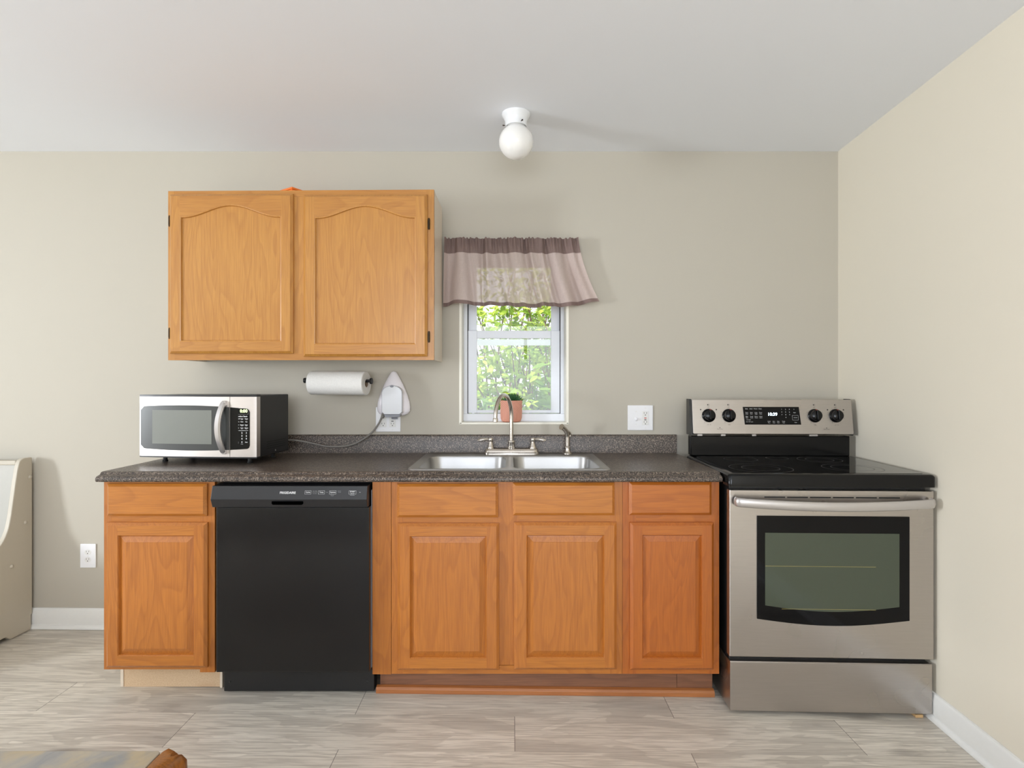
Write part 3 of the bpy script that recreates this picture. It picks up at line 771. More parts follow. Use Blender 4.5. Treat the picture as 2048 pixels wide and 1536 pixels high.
# backguard
m = MB(); m.box(.006, RW - .012, .560, .610, .9536, 1.052); rs_ = m.build('riser', BLKG, rg, bevel=.004, **kw)
for a, b in ((.000, .0115), (RW - .012, RW - .003)):
    m = MB(); m.prism([(.545, 1.056), (.572, 1.232), (.618, 1.232), (.618, 1.056)], a, b, 'x'); m.build('end_cap', BLKS, rg, **kw)
for a, b in ((.036, .060), (.150, .172), (.300, .32), (.575, .615)):
    m = MB(); m.box(a, b, .552, .556, 1.052, 1.062); m.build('mounting_clip', HANDLE, rg, **kw)
tilt = math.atan2(.027, .176)
MP = Matrix.Translation((0, .540, 1.062)) @ Matrix.Rotation(-tilt, 4, 'X')
m = MB(); pts = rrect(.012, RW - .003, 0, .170, .006, 3)
m.prism(pts, 0, .04, 'y'); m.bm.normal_update(); pn = m.build('control_panel', STEEL, rg, bevel=.002, matrix=MP, **kw)
PXs = lambda px: (px - 1381) / 331.0 * (RW - .015) + .012
PZs = lambda py: (871 - py) / 69.5 * .170
m = MB(); m.prism([(PXs(1489), PZs(852)), (PXs(1605), PZs(852)), (PXs(1602.5), PZs(816.5)), (PXs(1486.5), PZs(816.5))], -.002, .001, 'y'); ds = m.build('display', GLASSB, pn, matrix=MP, **kw)
for px in (1415, 1457, 1634.5, 1678):
    cx, cz = PXs(px), PZs(834)
    m = MB(); m.lathe([(.0325, 0.0), (.033, -.003), (.031, -.006), (.027, -.008), (.0255, -.024), (.022, -.027), (0, -.028)], (cx, 0, cz), 'y', 40)
    kn_ = m.build('control_knob', BLKG, pn, matrix=MP, smooth=40, **kw)
    m = MB(); m.box(cx - .0045, cx + .0045, -.036, -.026, cz - .023, cz + .023); m.build('grip', BLKG, kn_, matrix=MP, bevel=.003, **kw)
    m = MB(); m.face([(cx + .003, -.0078, cz + .030), (cx + .013, -.0078, cz + .027), (cx + .0115, -.0088, cz + .019), (cx + .005, -.0088, cz + .021)])
    m.build('indicator', RED, kn_, matrix=MP, **kw)
T = Letters(); ML = MP @ Matrix.Translation((0, -.0024, 0))
T.add('10:39', PXs(1547), PZs(831.5), .0215, bold=.0005); T.build('clock_digits', LEDW, ds, matrix=ML)
T = Letters()
for i, s in enumerate(('Bake', 'Broil', 'Warm', 'Clean')): T.add(s, PXs(1494 + i * 9.3), PZs(820.5), .0068)
for r_, row in enumerate((('Conv', 'Slow', 'Keep', 'Timer'), ('Bake', 'Cook', 'Warm', 'Clock'))):
    for i, s in enumerate(row): T.add(s, PXs(1494 + i * 9.6), PZs(828 + r_ * 7.8), .0062); T.add(s, PXs(1494 + i * 9.6), PZs(830.8 + r_ * 7.8), .0058)
T.add('Oven light', PXs(1497), PZs(842.5), .005); T.add('On / Off  Lock', PXs(1499), PZs(846.5), .0056)
for i in range(10):
    c_, r_ = (i % 3, i // 3) if i < 9 else (1, 3)
    T.add('1234567890'[i], PXs(1566.5 + c_ * 8), PZs(821.5 + r_ * 5.4), .0075)
T.add('Start', PXs(1593), PZs(828), .0060); T.add('Cancel', PXs(1594), PZs(838), .0060); T.frame(PXs(1587.5), PXs(1600), PZs(843), PZs(833.5), .0006); T.add('Clear', PXs(1594), PZs(847.5), .0056); T.add('+', PXs(1592), PZs(821.5), .008)
for px, s in ((1539, 'Cook'), (1549, 'Start'), (1558, 'Stop'), (1569, 'Temp')): T.add(s, PXs(px), PZs(845.5), .0062); T.add('Time', PXs(px), PZs(848.4), .0055)
T.build('display_lettering', [WHT, LEDW], ds, matrix=ML)
ML2 = MP @ Matrix.Translation((0, -.0004, 0))
for j, px in enumerate((1415, 1457, 1634.5, 1678)):
    cx, cz = PXs(px), PZs(834); T = Letters()
    T.add('OFF', cx, cz + .041, .0062); T.frame(cx - .005, cx + .005, cz + .050, cz + .056, .0009)
    T.bar(cx - .004, cx + .000, cz + .051, cz + .055)
    for k_ in range(8):
        a = math.radians(-60 + k_ * 300 / 7 + (30 if k_ > 3 else -30) * 0 - 90 + 60); a = math.radians(-90 + 28 + k_ * (304 - 2) / 7 + 0)
        if 60 < math.degrees(a) < 120: continue
        T.add(str(k_ + 1) if k_ < 8 else '', cx + .041 * math.cos(a), cz + .040 * math.sin(a), .0058)
    if j in (0, 3): T.disc(cx - .038, cz + .029, .0035); T.disc(cx + .038, cz + .029, .0035); T.add('LO   HI', cx, cz - .045, .0058)
    else: T.add('MED', cx, cz - .045, .0058)
    T.build('dial_markings', [BLKP], pn, matrix=ML2)
for px in (1437, 1657): T = Letters(); T.disc(PXs(px), PZs(858.5), .0022); T.add('Hot Surface', PXs(px), PZs(861), .0060); T.build('warning_lettering', [BLKP], pn, matrix=ML2)
for x in (.05, RW - .06):
    for y in (.08, .52): m = MB(); m.lathe([(.018, .0035), (.018, .012), (.008, .014), (.008, .056)], (x, y, 0), n=16); m.build('levelling_foot', BLKC, rg, smooth=40, **kw)
# shim
sh = MB(); sh.prism([(1.582, zf(1.6) + .0015), (1.612, zf(1.61) + .0015), (1.612, zf(1.6) + .0135), (1.582, zf(1.6) + .0135)], 2.222, 2.33, 'y')
tag(sh.build('wood_shim', SHIMW, bevel=.001), 'small raw pine shim poking out under the right front of the range', 'shim')

# ------------------------------------------------------------ microwave
mw = thing('microwave_oven', 'stainless and black microwave standing on the left of the countertop', 'microwave', (-1.6755, 2.551, .914), (0, 0, -math.radians(5.5)))
MWW = .553; z0, z1 = .028, .3085
m = MB(); m.box(.006, MWW - .002, .030, .292, z0 + .002, z1 - .002); cs = m.build('case', BLKC, mw, bevel=.004, **kw)
for i in range(4): m = MB(); m.box(MWW - .003, MWW - .0012, .09, .26, .060 + i * .010, .0625 + i * .010); m.build('vent_slot', BLKM, cs, **kw)
m = MB(); m.lathe([(.0035, 0), (.0035, .0015), (0, .002)], (MWW - .002, .165, .046), 'x', 12); m.build('screw', HANDLE, cs, **kw)
m = MB()                           # gently bowed front
def front_y(x): return -.012 * math.sin(PI * min(1, max(0, x / MWW))) ** .6
def slab(m, xa, xb, za, zb_, off0, off1, n=14, mi=0):
    r = []
    for i in range(n + 1):
        x = xa + (xb - xa) * i / n; y = front_y(x); r.append([(x, y + off0, za), (x, y + off0, zb_), (x, off1, zb_), (x, off1, za)])
    m.loops(r, m=mi)
slab(m, .001, .4335, z0 + .006, z1 - .009, 0, .030); dr = m.build('door', STEELM, mw, smooth=40, **kw)
m = MB(); slab(m, .4355, MWW, z0 + .006, z1 - .009, 0, .030); cpn = m.build('control_panel', STEELM, mw, smooth=40, **kw)
m = MB(); slab(m, 0, MWW + .0005, z1 - .0088, z1, .001, .031); m.build('front_trim', BLKC, mw, smooth=40, **kw)
m = MB(); slab(m, 0, MWW + .0005, z0, z0 + .0058, .001, .031); m.build('front_trim', BLKC, mw, smooth=40, **kw)
def lens(xa, xb, off, n=24, rc0=.014, rc1=0.0):
    top, bot = [], []
    for i in range(n + 1):
        x = xa + (xb - xa) * i / n; u = x / MWW
        zt = .2520 + .012 * (1 - (2 * u - .86) ** 2) - .006 * u; zb_ = .070 - .010 * (1 - (2 * u - .96) ** 2) + .002 * u
        d0 = x - xa; d1 = xb - x
        for rc, d in ((rc0, d0), (rc1, d1)):
            if rc and d < rc:
                s = rc - math.sqrt(max(0, rc * rc - (rc - d) ** 2)); zt -= s; zb_ += s
        top.append((x, front_y(x) + off, zt)); bot.append((x, front_y(x) + off, zb_))
    return top, bot
def lens_mesh(xa, xb, off0, off1, **k2):
    m = MB(); t0, b0 = lens(xa, xb, off0, **k2); t1, b1 = lens(xa, xb, off1, **k2)
    m.loops([[b0[i], t0[i], t1[i], b1[i]] for i in range(len(t0))]); return m
wn_ = lens_mesh(.008, .4325, -.0015, .002, rc0=.016).build('door_window', MWG, dr, smooth=40, **kw)
m = MB(); slab(m, .068, .352, .090, .240, -.0026, .0); m.build('mesh_screen', MWI, wn_, smooth=40, **kw)
kp2 = lens_mesh(.4365, .524, -.0015, .002, rc0=0, rc1=.014).build('keypad', BLKG, cpn, smooth=40, **kw)
m = MB()                           # bowed handle
rings = []
for i in range(25):
    t_ = i / 24; z = .047 + (.282 - .047) * t_; bow = math.sin(PI * t_); y = -.014 - .034 * bow ** .7
    xc = .409 - .012 * bow; hw = .0125 + .001 * bow
    if i in (0, 24): hw *= .8
    rings.append([(xc - hw, y + .004, z), (xc - hw + .004, y - .002, z), (xc + hw - .006, y - .002, z), (xc + hw, y + .004, z), (xc + hw, y + .012, z), (xc - hw, y + .012, z)])
m.loops(rings); m.box(.400, .420, -.020, -.006, .050, .066); m.box(.400, .420, -.020, -.006, .262, .278)
m.build('handle', HANDLE, dr, smooth=35, **kw)
yk = front_y(.49) - .0024
T = Letters(); T.add('0:00', .498, .2365, .020, bold=.0005); T.build('clock_digits', LEDG, kp2, matrix=Matrix.Translation((0, yk, 0)))
T = Letters()
T.frame(.472, .519, .222, .249, .0006, m=2)
T.add('Hamilton Beach', .4905, .2135, .0076, bold=.0002)
for r_, row in enumerate((('Time Cook', 'Power', 'Defrost'), ('Popcorn', 'Potato', 'Pizza'), ('Veggie', 'Beverage', 'Dinner'), ('Reheat', 'Frozen', 'Memory'))):
    for c_, s in enumerate(row):
        x, z = .4695 + c_ * .0205, .2030 - r_ * .0135
        T.add(s, x, z, .0047, bold=.0002)
        if r_ != 1: T.add('Cook' if r_ == 0 else 'Auto', x, z - .0042, .0042)
T.bar(.461, .519, .1502, .1512); T.add('Express Cook', .490, .1508, .0040)
for i in range(9):
    T.add(str(i + 1), .4695 + (i % 3) * .0205, .1405 - (i // 3) * .0130, .0095, bold=.0003)
T.add('Stop', .4695, .1000, .0056, bold=.0002); T.add('Clear', .4695, .0945, .0050); T.add('0', .490, .1000, .0095, bold=.0003); T.add('Start', .5105, .1000, .0056, bold=.0002)
T.add('Clock', .490, .0915, .0045); T.add('Lock', .4695, .0890, .0040)
T.build('keypad_lettering', [WHT, LEDG, DIMW], kp2, matrix=Matrix.Translation((0, yk + .0, 0)))
for fx, fy in ((.075, .065), (.49, .055), (.075, .26), (.49, .26)):
    m = MB(); m.lathe([(.011, .0006), (.012, .006), (.009, .010), (.009, .022), (.022, .027), (.024, .031)], (fx, fy, 0), n=20); m.build('foot', BLKM, mw, smooth=40, **kw)
# power cord: from the wall outlet to the back of the microwave
pts = curve_pts([at(764, 834, 2.900), at(757, 848, 2.903), at(745, 864, 2.905), at(727, 878, 2.903), at(705, 889, 2.897), at(680, 893, 2.892), at(650, 892, 2.890), at(622, 886, 2.888), at(598, 881.5, 2.886), at(575, 880, 2.880), at(548, 884, 2.860), at(530, 890, 2.84)], 8)
Mi = (Matrix.Translation(mw.location) @ Matrix.Rotation(mw.rotation_euler.z, 4, 'Z')).inverted()
m = MB(); m.tube(pts, .0048, n=10); cd = m.build('power_cord', CORD, mw, smooth=60, matrix=Mi, **kw)
m = MB(); m.tube([at(764.5, 836, 2.903), at(767, 829, 2.908), at(770, 826, 2.918), at(770, 826, 2.935)], [.008, .010, .011, .011]); m.build('plug', CORD, cd, smooth=60, matrix=Mi, **kw)

# ------------------------------------------------------------ outlets
def slots(T, cx, cz, k=1.0):
    T.bar(cx - .0075 * k, cx - .0055 * k, cz - .001, cz + .007); T.bar(cx + .0055 * k, cx + .0075 * k, cz - .001, cz + .007); T.disc(cx, cz - .0075, .0026)
def plate(name, label, x0, x1, z0, z1, group=None):
    t = thing(name, label, 'outlet', ((x0 + x1) / 2, YB, z0))
    m = MB(); m.box(x0, x1, YB - .0065, YB - .0005, z0, z1); m.build('cover_plate', PLATE, t, bevel=.0025)
    return t
def screws(t, pts):
    for x, z in pts: m = MB(); m.lathe([(.0028, 0), (.0028, -.001), (0, -.0014)], (x, YB - .0065, z), 'y', 12); m.build('screw', SOCK, t)
lb = lambda t: Matrix.Translation(-Vector(t.location))
# low duplex outlet
x0, x1, a0, a1 = -2.239, -2.158, .317, .441; o = plate('wall_outlet', 'white duplex outlet low on the wall, left of the base cabinets', x0, x1, a0, a1)
cx = (x0 + x1) / 2; cz = (a0 + a1) / 2
for dz in (.0195, -.0195):
    m = MB(); m.lathe([(.0165, 0), (.0165, -.0015)], (cx, YB - .0065, cz + dz), 'y', 28, sy=.85); f = m.build('socket', SOCK, o)
    T = Letters(); slots(T, cx, cz + dz + .001); T.build('slots', [BLKP], f, matrix=lb(o) @ Matrix.Translation((0, YB - .0082, 0)))
screws(o, [(cx, cz)])
# double plate behind the plug-in
x0, x1 = at(752, 0, YB).x, at(801.5, 0, YB).x; a0, a1 = at(0, 863.5, YB).z, at(0, 814, YB).z
o = plate('wall_outlet', 'white double outlet behind the teardrop plug-in and grey cord', x0, x1, a0, a1)
for px, gf in ((767, False), (785.5, True)):
    cx = at(px, 0, YB).x; m = MB(); m.box(cx - .0165, cx + .0165, YB - .0078, YB - .006, at(0, 854, YB).z, at(0, 823, YB).z); f = m.build('gfci_socket' if gf else 'socket', SOCK, o, bevel=.001)
    T = Letters(); slots(T, cx, at(0, 848, YB).z)
    if gf: T.bar(cx - .006, cx + .006, at(0, 843, YB).z, at(0, 841.5, YB).z)
    T.build('slots', [BLKP], f, matrix=lb(o) @ Matrix.Translation((0, YB - .0082, 0)))
screws(o, [(at(767, 0, YB).x, at(0, 859, YB).z), (at(785.5, 0, YB).x, at(0, 859, YB).z)])
# switch + gfci plate
x0, x1 = at(1255, 0, YB).x, at(1305.5, 0, YB).x; a0, a1 = at(0, 860.5, YB).z, at(0, 810.5, YB).z
o = plate('wall_outlet', 'white switch and outlet plate between the window and range', x0, x1, a0, a1)
cx = at(1271.5, 0, YB).x; cz = at(0, 838, YB).z
m = MB(); m.lathe([(.0100, 0), (.0100, -.001), (.0062, -.003), (.0058, -.014), (0, -.0155)], (cx, YB - .0065, cz), 'y', 24); m.build('rotary_switch', PLATE, o, smooth=40)
cx = at(1290, 0, YB).x; gz0, gz1 = at(0, 849.5, YB).z, at(0, 822.5, YB).z
m = MB(); m.box(cx - .0165, cx + .0165, YB - .0078, YB - .006, gz0, gz1); f = m.build('gfci_socket', SOCK, o, bevel=.001)
T = Letters(); slots(T, cx, gz1 - .0115); slots(T, cx, gz0 + .0125)
T.bar(cx - .006, cx + .006, cz + .0035, cz + .0075, m=1); T.bar(cx - .0055, cx + .0055, cz - .006, cz - .002, m=0)
T.build('slots', [BLKP, RED], f, matrix=lb(o) @ Matrix.Translation((0, YB - .0082, 0)))
screws(o, [(cx, at(0, 816, YB).z), (cx, at(0, 855.5, YB).z), (at(1271.5, 0, YB).x, at(0, 823, YB).z), (at(1271.5, 0, YB).x, at(0, 848, YB).z)])

# ------------------------------------------------------------ teardrop plug-in
pc = at(785, 800, 2.90); pi_ = thing('plug_in_warmer', 'white teardrop-shaped plug-in with a rounded cover, on the wall outlet', 'plug-in device', (pc.x, YB - .02, at(0, 848, YB).z))
m = MB()
outline = [(742, 0), (744, 5), (750, 9), (758, 13.5), (768, 19), (780, 24), (792, 28.5), (804, 32), (814, 33.5), (822, 33), (828, 29), (832, 20), (833, 0)]
rings = []
for py, hw in outline:
    z = at(0, py, 2.90).z; h_ = max(hw / 391.0, .0004); d_ = .030 * min(1, hw / 24 + .05)
    rings.append([(pc.x + h_ * math.cos(a), YB - .014 - (d_ * max(0, math.sin(a))) ** 1.0 + (.006 if math.sin(a) < 0 else 0) * 1, z) for a in [2 * PI * k / 28 for k in range(28)]])
m.loops(rings); m.build('shell', PEARL, pi_, smooth=60)
def capsule(cx, zb_, zt_, hw, n=12):
    pts = []
    for i in range(n + 1):
        a = PI * i / n; pts.append((cx + hw * math.cos(a), zt_ - hw * .72 + hw * .72 * math.sin(a)))
    pts += [(cx - hw, zb_ + .012), (cx - hw * .75, zb_), (cx + hw * .75, zb_), (cx + hw, zb_ + .012)]; return pts
zt_, zb_ = at(0, 771, 2.875).z, at(0, 829, 2.875).z; ccx = at(784.5, 0, 2.872).x
m = MB(); m.prism(capsule(ccx, zb_, zt_, .0515), 2.8690, 2.915, 'y'); m.build('body', PEARL, pi_)
m = MB(); m.prism(capsule(ccx, zb_, zt_, .0520), 2.8665, 2.8688, 'y'); m.build('rim', GREYP, pi_)
m = MB(); m.prism(capsule(ccx, zb_ + .002, zt_ - .0018, .0503), 2.8635, 2.8664, 'y'); m.build('cover', CAPS, pi_, bevel=.001, seg=3, smooth=60)
m = MB(); m.loops([[(ccx - a, 2.869, z), (ccx + a, 2.869, z), (ccx + a, 2.915, z), (ccx - a, 2.915, z)] for a, z in ((.030, zb_ - .0135), (.038, zb_ - .0095), (.042, zb_ - .0005))]); m.build('base', GREYP, pi_, bevel=.002)
m = MB(); m.lathe([(.009, 0), (.009, -.003)], (ccx, 2.8634, zt_ - .004), 'y', 20, sy=.7); m.build('button', GREYP, pi_, smooth=40)
m = MB(); m.box(ccx - .015, ccx + .015, 2.925, YB - .0085, at(0, 838, YB).z, at(0, 824, YB).z); m.build('prongs', GREYP, pi_)

# ------------------------------------------------------------ paper towel roll on its holder
A_ = at(623, 761, 2.875); B_ = at(733, 762, 2.830)
ax = (B_ - A_).normalized(); rt = .0600
th_ = thing('towel_holder', 'black rod holder on the wall carrying the paper towel roll', 'towel holder', (A_.x, YB, A_.z))
m = MB(); ra, rb = A_ - ax * .034, B_ + ax * .026
m.tube([ra, rb], .0078); ro = m.build('rod', BLKS, th_, smooth=50)
m = MB(); m.tube([ra - ax * .006, ra - ax * .005, ra + ax * .004, ra + ax * .005], [.010, .0135, .0135, .011]); m.build('end_knob', BLKS, ro, smooth=40); m = MB(); m.tube([rb - ax * .006, rb - ax * .005, rb + ax * .003, rb + ax * .004], [.011, .0155, .0155, .012]); m.build('end_knob', BLKS, ro, smooth=40)
m = MB(); m.tube([ra + ax * .002, Vector((ra.x + .004, YB - .004, ra.z))], .005); m.lathe([(.02, 0), (.02, -.005), (.006, -.007)], (ra.x + .004, YB - .0005, ra.z), 'y', 24); m.build('wall_bracket', BLKS, th_, smooth=40)
tr = thing('paper_towel_roll', 'white paper towel roll under the wall cabinet', 'paper towels', (A_.x, A_.y, A_.z - rt))
def cyl_ring(c, r, n=48, wob=0): 
    u = Vector((0, 0, 1)); v = ax.cross(u).normalized()
    return [tuple(c + (v * math.cos(2 * PI * k / n) + u * math.sin(2 * PI * k / n)) * (r * (1 + wob * math.sin(5 * 2 * PI * k / n)))) for k in range(n)]
m = MB(); cor = .0195
off = Vector((0, .0, -.012))
seq = [(A_, cor), (A_, rt - .004), (A_ + ax * .003, rt), (B_ - ax * .003, rt), (B_, rt - .003), (B_, cor), (A_, cor)]
m.loops([cyl_ring(c + off, r, wob=.006 if r > .03 else 0) for c, r in seq], cap0=False, cap1=False); m.build('paper', PAPER, tr, smooth=40)
m = MB(); m.loops([cyl_ring(c + off, r) for c, r in ((A_, cor - .0003), (B_, cor - .0003), (B_, cor - .0018), (A_, cor - .0018), (A_, cor - .0003))], cap0=False, cap1=False)
m.build('core', plain('cardboard', lin(150, 128, 104), .8), tr, smooth=40)

# ------------------------------------------------------------ ceiling light
cl = thing('ceiling_light', 'white globe ceiling light with a round white base', 'ceiling light', (.018, 2.537, CZ))
m = MB(); m.lathe([(.0640, CZ - .0005), (.0640, CZ - .005), (.061, CZ - .012), (.054, CZ - .022), (.0495, CZ - .036), (.0475, CZ - .058), (.0440, CZ - .058), (.0440, CZ - .030)], (.018, 2.537, 0), n=48); m.build('canopy', WHITEP, cl, smooth=35)
m = MB(); gc = 2.3525; gr = .0765; pr = [(.0405, CZ - .040), (.0405, CZ - .052)]
a0_ = math.asin(.042 / gr)
for i in range(25):
    a = a0_ + (PI - a0_) * i / 24; pr.append((gr * math.sin(a), gc + gr * math.cos(a)))
m.lathe(pr, (.018, 2.537, 0), n=56); m.build('globe', OPAL, cl, smooth=60)
for ang in (-62, 178, 58):
    a = math.radians(ang); p = Vector((.018 + .0475 * math.cos(a), 2.537 + .0475 * math.sin(a), CZ - .050)); d = Vector((math.cos(a), math.sin(a), 0))
    m = MB(); m.tube([p - d * .004, p + d * .008, p + d * .009, p + d * .012], [.0018, .0018, .0034, .0034], n=10); m.build('thumb_screw', BRZ, cl, smooth=40)

# ------------------------------------------------------------ valance curtain
cu = thing('valance_curtain', 'gathered mauve-grey linen valance hanging over the kitchen window', 'curtain', (0, 2.92, 1.68))
def bez(t, a, b): return a + (b - a) * t
FR = [(random.uniform(.55, 1.5), random.uniform(0, 6.28)) for _ in range(6)]
def cpoint(u, v):
    xl = -.3440 - .006 * v; xr = .338 + .020 * v + .088 * v ** 1.6
    x = xl + (xr - xl) * u
    w1 = u + .020 * math.sin(u * 17 + 1.0) + .012 * v * math.sin(u * 29)
    fold = (math.sin(w1 * 62 + .7) * .75 + math.sin(w1 * 37 + 2.1 + v * .8) * .65 + math.sin(w1 * 103 + 1.3) * .28 * (1 - .7 * v) + math.sin(u * 13 + .4 - v * .6) * .4)
    amp = .0100 + .0110 * min(1, v * 1.6)
    ruf = math.sin(u * 210 + 2.3 * math.sin(u * 31)) * .0075 * max(0, 1 - v * 4.2) + math.sin(u * 133 + 1) * .0025 * max(0, 1 - v * 2.2)
    y = 2.898 - amp * fold - ruf - .004 * v
    y = min(y, 2.938)
    x += .008 * v * math.sin(u * 23 + 3.7 + v * .8) * (1 - abs(2 * u - 1) ** 3)
    z = 2.0165 - .345 * v
    z += .0028 * math.sin(u * 190 + 2 * math.sin(u * 40)) * max(0, 1 - v * 8)
    z += v * v * (.010 * math.exp(-((u - .06) / .05) ** 2) - .004 * math.sin(u * 23 + 2.1) + .006 * math.sin(u * 9 - .5) + .020 * math.exp(-((u - 1.02) / .10) ** 2) - .005)
    z += .007 * math.exp(-((u - .52) / .03) ** 2) * v
    return (x, y, z)
def cstrip(v0, v1, nu=420, nv=18):
    m = MB(); R_ = [[m.bm.verts.new(cpoint(i / nu, v0 + (v1 - v0) * j / nv)) for i in range(nu + 1)] for j in range(nv + 1)]
    for j in range(nv):
        for i in range(nu): m.bm.faces.new((R_[j][i], R_[j][i + 1], R_[j + 1][i + 1], R_[j + 1][i]))
    return m
cstrip(.225, .945, nv=30).build('panel', LIN1, cu, smooth=80)
cstrip(0, .225).build('header_band', LIN2, cu, smooth=80)
cstrip(.945, 1.0, nv=4).build('hem_band', LIN2, cu, smooth=80)

# ------------------------------------------------------------ potted plant on the sill
pp = thing('potted_succulent', 'small green succulent in a pink pot with carved arches on the windowsill', 'plant', (-.004, 2.998, WZ0 + .0085))
m = MB(); zz = WZ0 + .0085
m.lathe([(.040, zz), (.050, zz + .004), (.0555, zz + .018), (.0575, zz + .045), (.0585, zz + .110), (.0575, zz + .113), (.0545, zz + .113), (.0535, zz + .100), (0, zz + .099)], (-.004, 2.998, 0), n=64); m.build('pot', POT, pp, smooth=40)
m = MB(); m.lathe([(.0530, zz + .1005), (.02, zz + .104), (0, zz + .105)], (-.004, 2.998, 0), n=24); m.build('soil', SOIL, pp)
m = MB(); rnd = random.Random(5)
for i in range(58):
    az = i * 2.399; el = .25 + 1.15 * (i / 58); ln = .050 - .016 * (i / 58)
    d = Vector((math.cos(az) * math.cos(el), math.sin(az) * math.cos(el), math.sin(el))); b0 = Vector((-.004, 2.998, zz + .100)) + Vector((math.cos(az), math.sin(az), 0)) * .012 * (1 - i / 58) + Vector((.008, 0, .012 * i / 58))
    m.tube([b0, b0 + d * ln * .35, b0 + d * ln * .7 + Vector((0, 0, .003)), b0 + d * ln + Vector((0, 0, .006))], [.004, .0058, .0044, .0006], n=6, flat=.5)
m.build('rosette', SUCC, pp, smooth=60)

# ------------------------------------------------------------ bench at the left edge
BX = -2.475; b0 = zf(BX)
bn = thing('storage_bench', 'cream painted wooden bench with a panelled back, against the wall at left', 'bench', (-2.9, 2.90, b0 + .001))
# silhouette of the end panel in the (y, z) plane
prof = [(2.925, .893), (2.925, .085), (2.918, .085), (2.918, b0 + .002), (2.80, b0 + .002), (2.775, .030), (2.52, .030), (2.50, b0 + .002), (2.36, b0 + .002), (2.36, .50), (2.375, .545), (2.41, .565), (2.60, .555)]
prof += [tuple(p)[:2] for p in curve_pts([(2.60, .555, 0), (2.66, .550, 0), (2.715, .530, 0), (2.752, .49, 0), (2.785, .51, 0), (2.805, .56, 0), (2.815, .62, 0), (2.835, .75, 0), (2.846, .84, 0), (2.852, .875, 0), (2.866, .890, 0), (2.885, .893, 0)], 4)]
prof = [(2.925, .893), (2.925, .085), (2.918, .085), (2.918, b0 + .002), (2.80, b0 + .002), (2.775, .030), (2.52, .030), (2.50, b0 + .002), (2.36, b0 + .002), (2.36, .40), (2.372, .425), (2.40, .432)]
prof += [tuple(p)[:2] for p in curve_pts([(2.46, .434, 0), (2.60, .440, 0), (2.70, .462, 0), (2.748, .492, 0), (2.782, .545, 0), (2.800, .61, 0), (2.812, .68, 0), (2.830, .79, 0), (2.842, .850, 0), (2.854, .882, 0), (2.874, .893, 0)], 4)]
for x in (BX - .022, -3.60):
    m = MB(); m.prism(prof, x, x + .022, 'x'); m.build('end_panel', BENCH, bn, bevel=.005, seg=3)
m = MB(); m.box(-3.58, BX - .022, 2.862, 2.880, .36, .868); m.build('backrest', BENCHS, bn)
m = MB(); m.box(-3.58, BX - .0222, 2.852, 2.884, .862, .884); m.build('top_rail', BENCH, bn, bevel=.004)
def pframe(m, x0, x1, z0, z1, w_, y0, y1):
    m.box(x0, x1, y0, y1, z0, z0 + w_); m.box(x0, x1, y0, y1, z1 - w_, z1); m.box(x0, x0 + w_, y0, y1, z0 + w_, z1 - w_); m.box(x1 - w_, x1, y0, y1, z0 + w_, z1 - w_)
for a in (-3.50, -3.06): m = MB(); pframe(m, a, a + .455, .530, .760, .012, 2.853, 2.862); pframe(m, a + .030, a + .425, .560, .730, .005, 2.857, 2.862); m.build('panel_moulding', BENCH, bn, bevel=.002)
m = MB(); m.box(-3.58, BX - .0222, 2.385, 2.861, .375, .400); m.build('seat', BENCHS, bn, bevel=.004)
m = MB(); m.box(-3.58, BX - .0222, 2.39, 2.41, .06, .374); m.build('front_panel', BENCHS, bn)
for px, py in ((60, 954), (51, 1045), (23, 1133)):
    Y_ = -BX * 1134 / (1024 - px); zc = 1.27 - (py - 768) * Y_ / 1134
    m = MB(); m.lathe([(.0095, 0), (.009, .003), (.006, .006), (0, .007)], (BX, Y_, zc), 'x', 20); m.build('bolt_cap', BENCH, bn, smooth=50)

# ------------------------------------------------------------ carved table corner at the bottom
tb = thing('carved_table', 'low table with a slate top and carved honey-brown wooden corner', 'table', (-1.3, .85, zf(-1.3)))
tz = .45
def table_poly(ins):
    xa, xb, ya, yb, c = -1.80 + ins, -.777 - ins, .35 + ins, 1.274 - ins, .006
    return [(xa + c, ya), (xb - c, ya), (xb, ya + c), (xb, yb - c), (xb - c, yb), (xa + c, yb), (xa, yb - c), (xa, ya + c)]
m = MB(); m.prism(table_poly(.006), tz - .012, tz, 'z'); m.build('slate_top', SLATE, tb, bevel=.002)
m = MB(); m.loops([[(p[0], p[1], z) for p in table_poly(i)] for i, z in ((.03, tz - .075), (.004, tz - .060), (.008, tz - .045), (.0, tz - .030), (.0, tz - .016), (.003, tz - .0125))]); m.build('apron', CARV, tb)
sec = [(-.008, -.150), (-.004, -.100), (-.002, -.045), (-.004, -.008), (.004, .004), (.014, .004), (.022, -.002), (.026, -.020), (.029, -.027), (.034, -.022), (.042, -.018), (.052, -.020), (.057, -.032), (.052, -.050), (.052, -.066), (.062, -.082), (.064, -.100), (.058, -.118), (.050, -.128), (.046, -.146), (.030, -.160), (.010, -.160)]
rl = random.Random(9)
for sxx, syy in ((1, 1), (-1, 1), (1, -1), (-1, -1)):
    cxx = -.775 if sxx > 0 else -1.802; cyy = 1.272 if syy > 0 else .352
    m = MB(); rg_ = []; zl = zf(cxx) + .001
    for j in range(30):
        t_ = j / 29; z = tz + .006 - (tz + .006 - zl) * t_
        k_ = (.86 if j == 0 else 1) * (1 - .42 * t_ ** .7 + .08 * math.sin(t_ * 21) + (.16 if t_ > .92 else 0))
        rg_.append([(cxx + sxx * (.028 + (a - .028) * k_ + .020 * math.sin(t_ * PI) + .0022 * math.sin(q * 2.3 + j * .9)), cyy + syy * (-.075 + (b + .075) * k_ + .0022 * math.cos(q * 1.7 + j * 1.3)), z) for q, (a, b) in enumerate(sec)])
    m.loops(rg_); m.build('carved_leg', CARV, tb, smooth=70)

